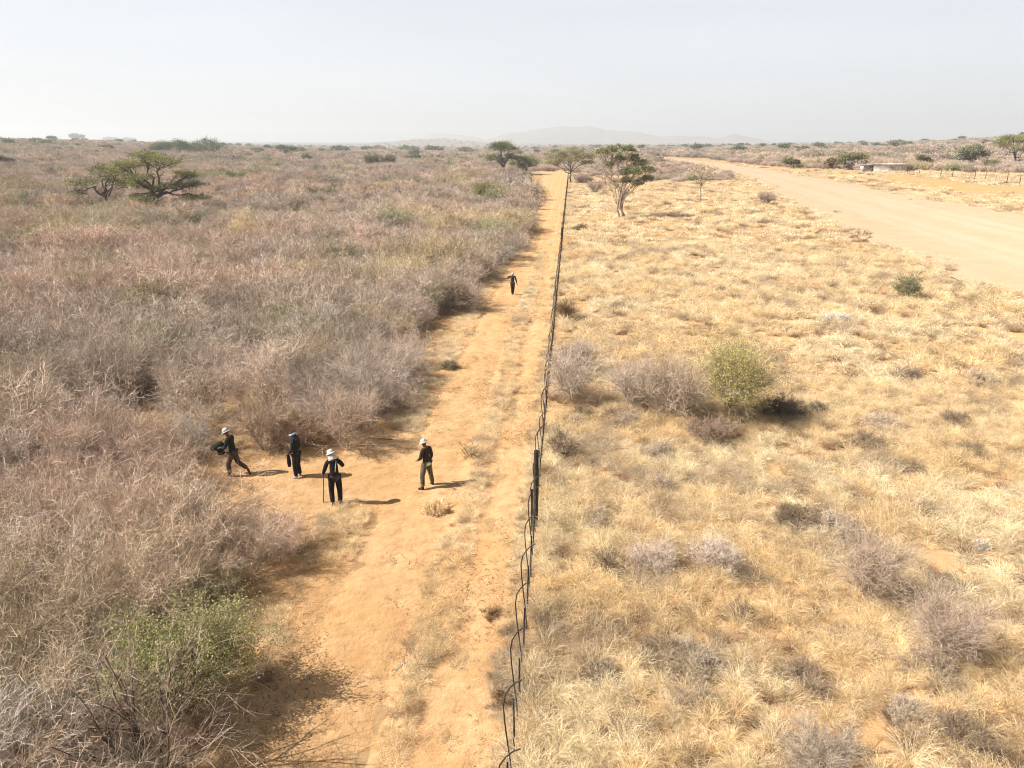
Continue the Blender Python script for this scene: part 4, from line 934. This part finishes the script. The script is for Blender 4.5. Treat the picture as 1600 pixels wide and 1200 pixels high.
# 1: walking left with a bundle
e1, J1, g1, _ = person(369, 746, R(82), 1.72, 'person striding left in dark jacket and pale-brimmed hat, arms full of dark cloth',
    dict(chest=(0, .03, 1.30), nb=(0, .04, 1.46), neck=(0, .07, 1.52), head=(0, .11, 1.61), sL=(-.17, .04, 1.42), sR=(.17, .04, 1.42),
         eL=(-.22, .10, 1.16), wL=(-.12, .33, 1.12), eR=(.22, .10, 1.16), wR=(.12, .30, 1.06),
         hL=(-.09, 0, .90), kL=(-.09, .16, .50), aL=(-.10, .14, .09), tL=(-.11, .31, .035), hR=(.09, 0, .90), kR=(.10, -.08, .53), aR=(.11, -.42, .28), tR=(.12, -.44, .10)),
    M_DKGREEN, M_PINK, M_RED, [('brim', M_WHITE), ('band', M_BLACK)])
# 2: standing facing left
e2, J2, g2, _ = person(467, 748, R(80), 1.66, 'person standing in black overalls with a white cloth tied round a dark cap',
    dict(head=(0, .04, 1.61), eL=(-.21, .02, 1.15), wL=(-.12, .22, .98), eR=(.21, -.02, 1.14), wR=(.16, .12, .92), kL=(-.09, .05, .5), tL=(-.1, .2, .035), aL=(-.09, .03, .09)),
    M_BLACK, M_BLACK, M_LILAC, [('cap', M_NAVY), ('band', M_WHITE), ('drape', M_NAVY)])
# 3: back to camera with a stick
e3, J3, g3, _ = person(527, 790, R(8), 1.80, 'person seen from behind in black overalls and floppy white hat, leaning on a stick',
    dict(head=(-.035, .03, 1.62), eL=(-.27, .0, 1.16), wL=(-.33, .14, .98), eR=(.27, .04, 1.24), wR=(.14, .06, 1.44), hL=(-.09, 0, .90), kL=(-.13, .04, .50), aL=(-.10, -.12, .12), tL=(-.10, .04, .04), kR=(.11, .02, .5)),
    M_BLACK, M_BLACK, M_BOOT, [('brim', M_WHITE), ('drape', M_WHITE)])
skin_mesh('shoulder_strap', [M_WHITE], [[(J3['sR']*.55+J3['nb']*.45+np.array([0, -.10, .06]), .014), (J3['chest']+np.array([.07, -.165, 0]), .014), (J3['waist']+np.array([.05, -.15, .05]), .010)]], e3, 1)
# 4: white hat, lime vest
e4, J4, g4, _ = person(668, 763, R(55), 1.68, 'person in dark maroon jacket over a lime vest, white hat, legs apart on the sand',
    dict(head=(0, .06, 1.59), neck=(0, .03, 1.52), eL=(-.22, .04, 1.16), wL=(-.16, .22, 1.02), hL=(-.1, 0, .9), kL=(-.17, .05, .5), aL=(-.22, .0, .09), tL=(-.26, .15, .035), kR=(.17, .0, .5), aR=(.22, -.05, .09), tR=(.26, .1, .035)),
    M_MAROON, M_CAMO, M_BOOT, [('brim', M_WHITE), ('band', M_GREY)], vest=M_LIME)
# 5: far person walking towards the camera
e5, J5, g5, _ = person(801, 461, R(175), 1.66, 'distant person in dark blue walking down the track with one elbow raised',
    dict(head=(0, .05, 1.59), sR=(.17, 0, 1.40), eR=(.40, .02, 1.36), wR=(.22, .12, 1.46), eL=(-.27, .02, 1.14), wL=(-.33, .06, .90), kL=(-.07, .02, .5), aL=(-.03, -.10, .12), tL=(-.03, .05, .04), kR=(.05, .08, .5), aR=(.03, .06, .09), tR=(.03, .22, .035)),
    M_NAVY, M_BOOT, M_BOOT, [('cap', M_WHITE)])
# things in hands
def held(name, mat, chains, label, cat, loc, rz=0, sub=2):
    o = skin_mesh(name, [mat], chains, None, sub); o.location = [float(c) for c in loc]; o.rotation_euler[2] = rz; return tag(o, label, cat)
p = np.array([g1[0], g1[1], g1[2]])
held('cloth_bundle', M_DKGREEN, [[((0, .24, 1.24), .13), ((0, .40, 1.17), .17), ((-.02, .60, 1.06), .13), ((-.02, .76, .96), .07)], [((0, .40, 1.17), .17), ((.04, .38, .90), .12)], [((.04, .38, .90), .12), ((.02, .50, .84), .08)]],
     'dark green bundle of cloth carried in the arms of the striding person', 'bundle', p, R(82))
held('bag', M_BLACK, [[((-.06, .24, .96), .02), ((-.06, .25, .80), .055), ((-.05, .25, .58), .075), ((-.05, .25, .42), .05)]], 'dark bag hanging in front of the person with the white cloth headband', 'bag', g2, R(80))
wl = world_of(e3, J3['wL']+np.array([-.02, .03, -.05])); mb = MB()
bot = np.array([wl[0]-.05, wl[1]-.02, float(hgt(wl[0], wl[1]))])
top_ = wl+np.array([.02, .02, .20])
t = np.linspace(0, 1, 8)[:, None]; Ps = bot*(1-t)+top_*t+np.random.default_rng(2).normal(size=(8, 3))*.006
tubes(mb, (Ps-bot)[None], .017, .014, 7, rng, 0, .5)
tag(link('walking_stick', mb.mesh('walking_stick', [M_WOOD], True), loc=bot), 'straight brown walking stick held by the person seen from behind', 'stick')
# fallen twigs on the sand
def twig(px, py, L_, ang, r, label, seed):
    rg = np.random.default_rng(seed); p = ground(px, py); d = np.array([math.cos(ang), math.sin(ang), .0])
    t = np.linspace(0, 1, 6)[:, None]; P = d*L_*t+rg.normal(size=(6, 3))*.01; P[:, 2] = .06+np.abs(P[:, 2])
    mb = MB(); tubes(mb, P[None], r, r*.5, 6, rg, 0, .5)
    br = grow(P[None], 4, L_*.3, .5, .1, 3, rg, .4, .9); br[..., 2] = np.maximum(br[..., 2], .05); tubes(mb, br, r*.5, r*.2, 4, rg, 0, .5)
    tag(link('fallen_twig', mb.mesh('fallen_twig', [M_POST], True), loc=p), label, 'twig')
twig(619, 1054, .33, R(62), .013, 'short black twig lying on bare sand between the wheel tracks', 1)
twig(590, 688, .6, R(-8), .014, 'long thin twig lying on the sand behind the walkers', 2)
twig(530, 978, .4, R(5), .008, 'thin twig on the sand beside the nearest thicket shadows', 3)

# ================================================================= haze
mz, t_ = newmat('haze'); o_ = t_.nodes.new('ShaderNodeOutputMaterial'); v_ = t_.nodes.new('ShaderNodeVolumePrincipled')
v_.inputs['Density'].default_value = .00030; v_.inputs['Color'].default_value = (.90, .945, 1, 1); v_.inputs['Anisotropy'].default_value = .15
t_.links.new(v_.outputs[0], o_.inputs['Volume'])
mb = MB(); box(mb, -8300, 8300, -8300, 8300, -24, 185)
hz = link('haze', mb.mesh('haze', [mz])); tag(hz, kind='stuff'); hz['label'] = 'thin pale dust haze lying over the whole plain'; hz['category'] = 'haze'
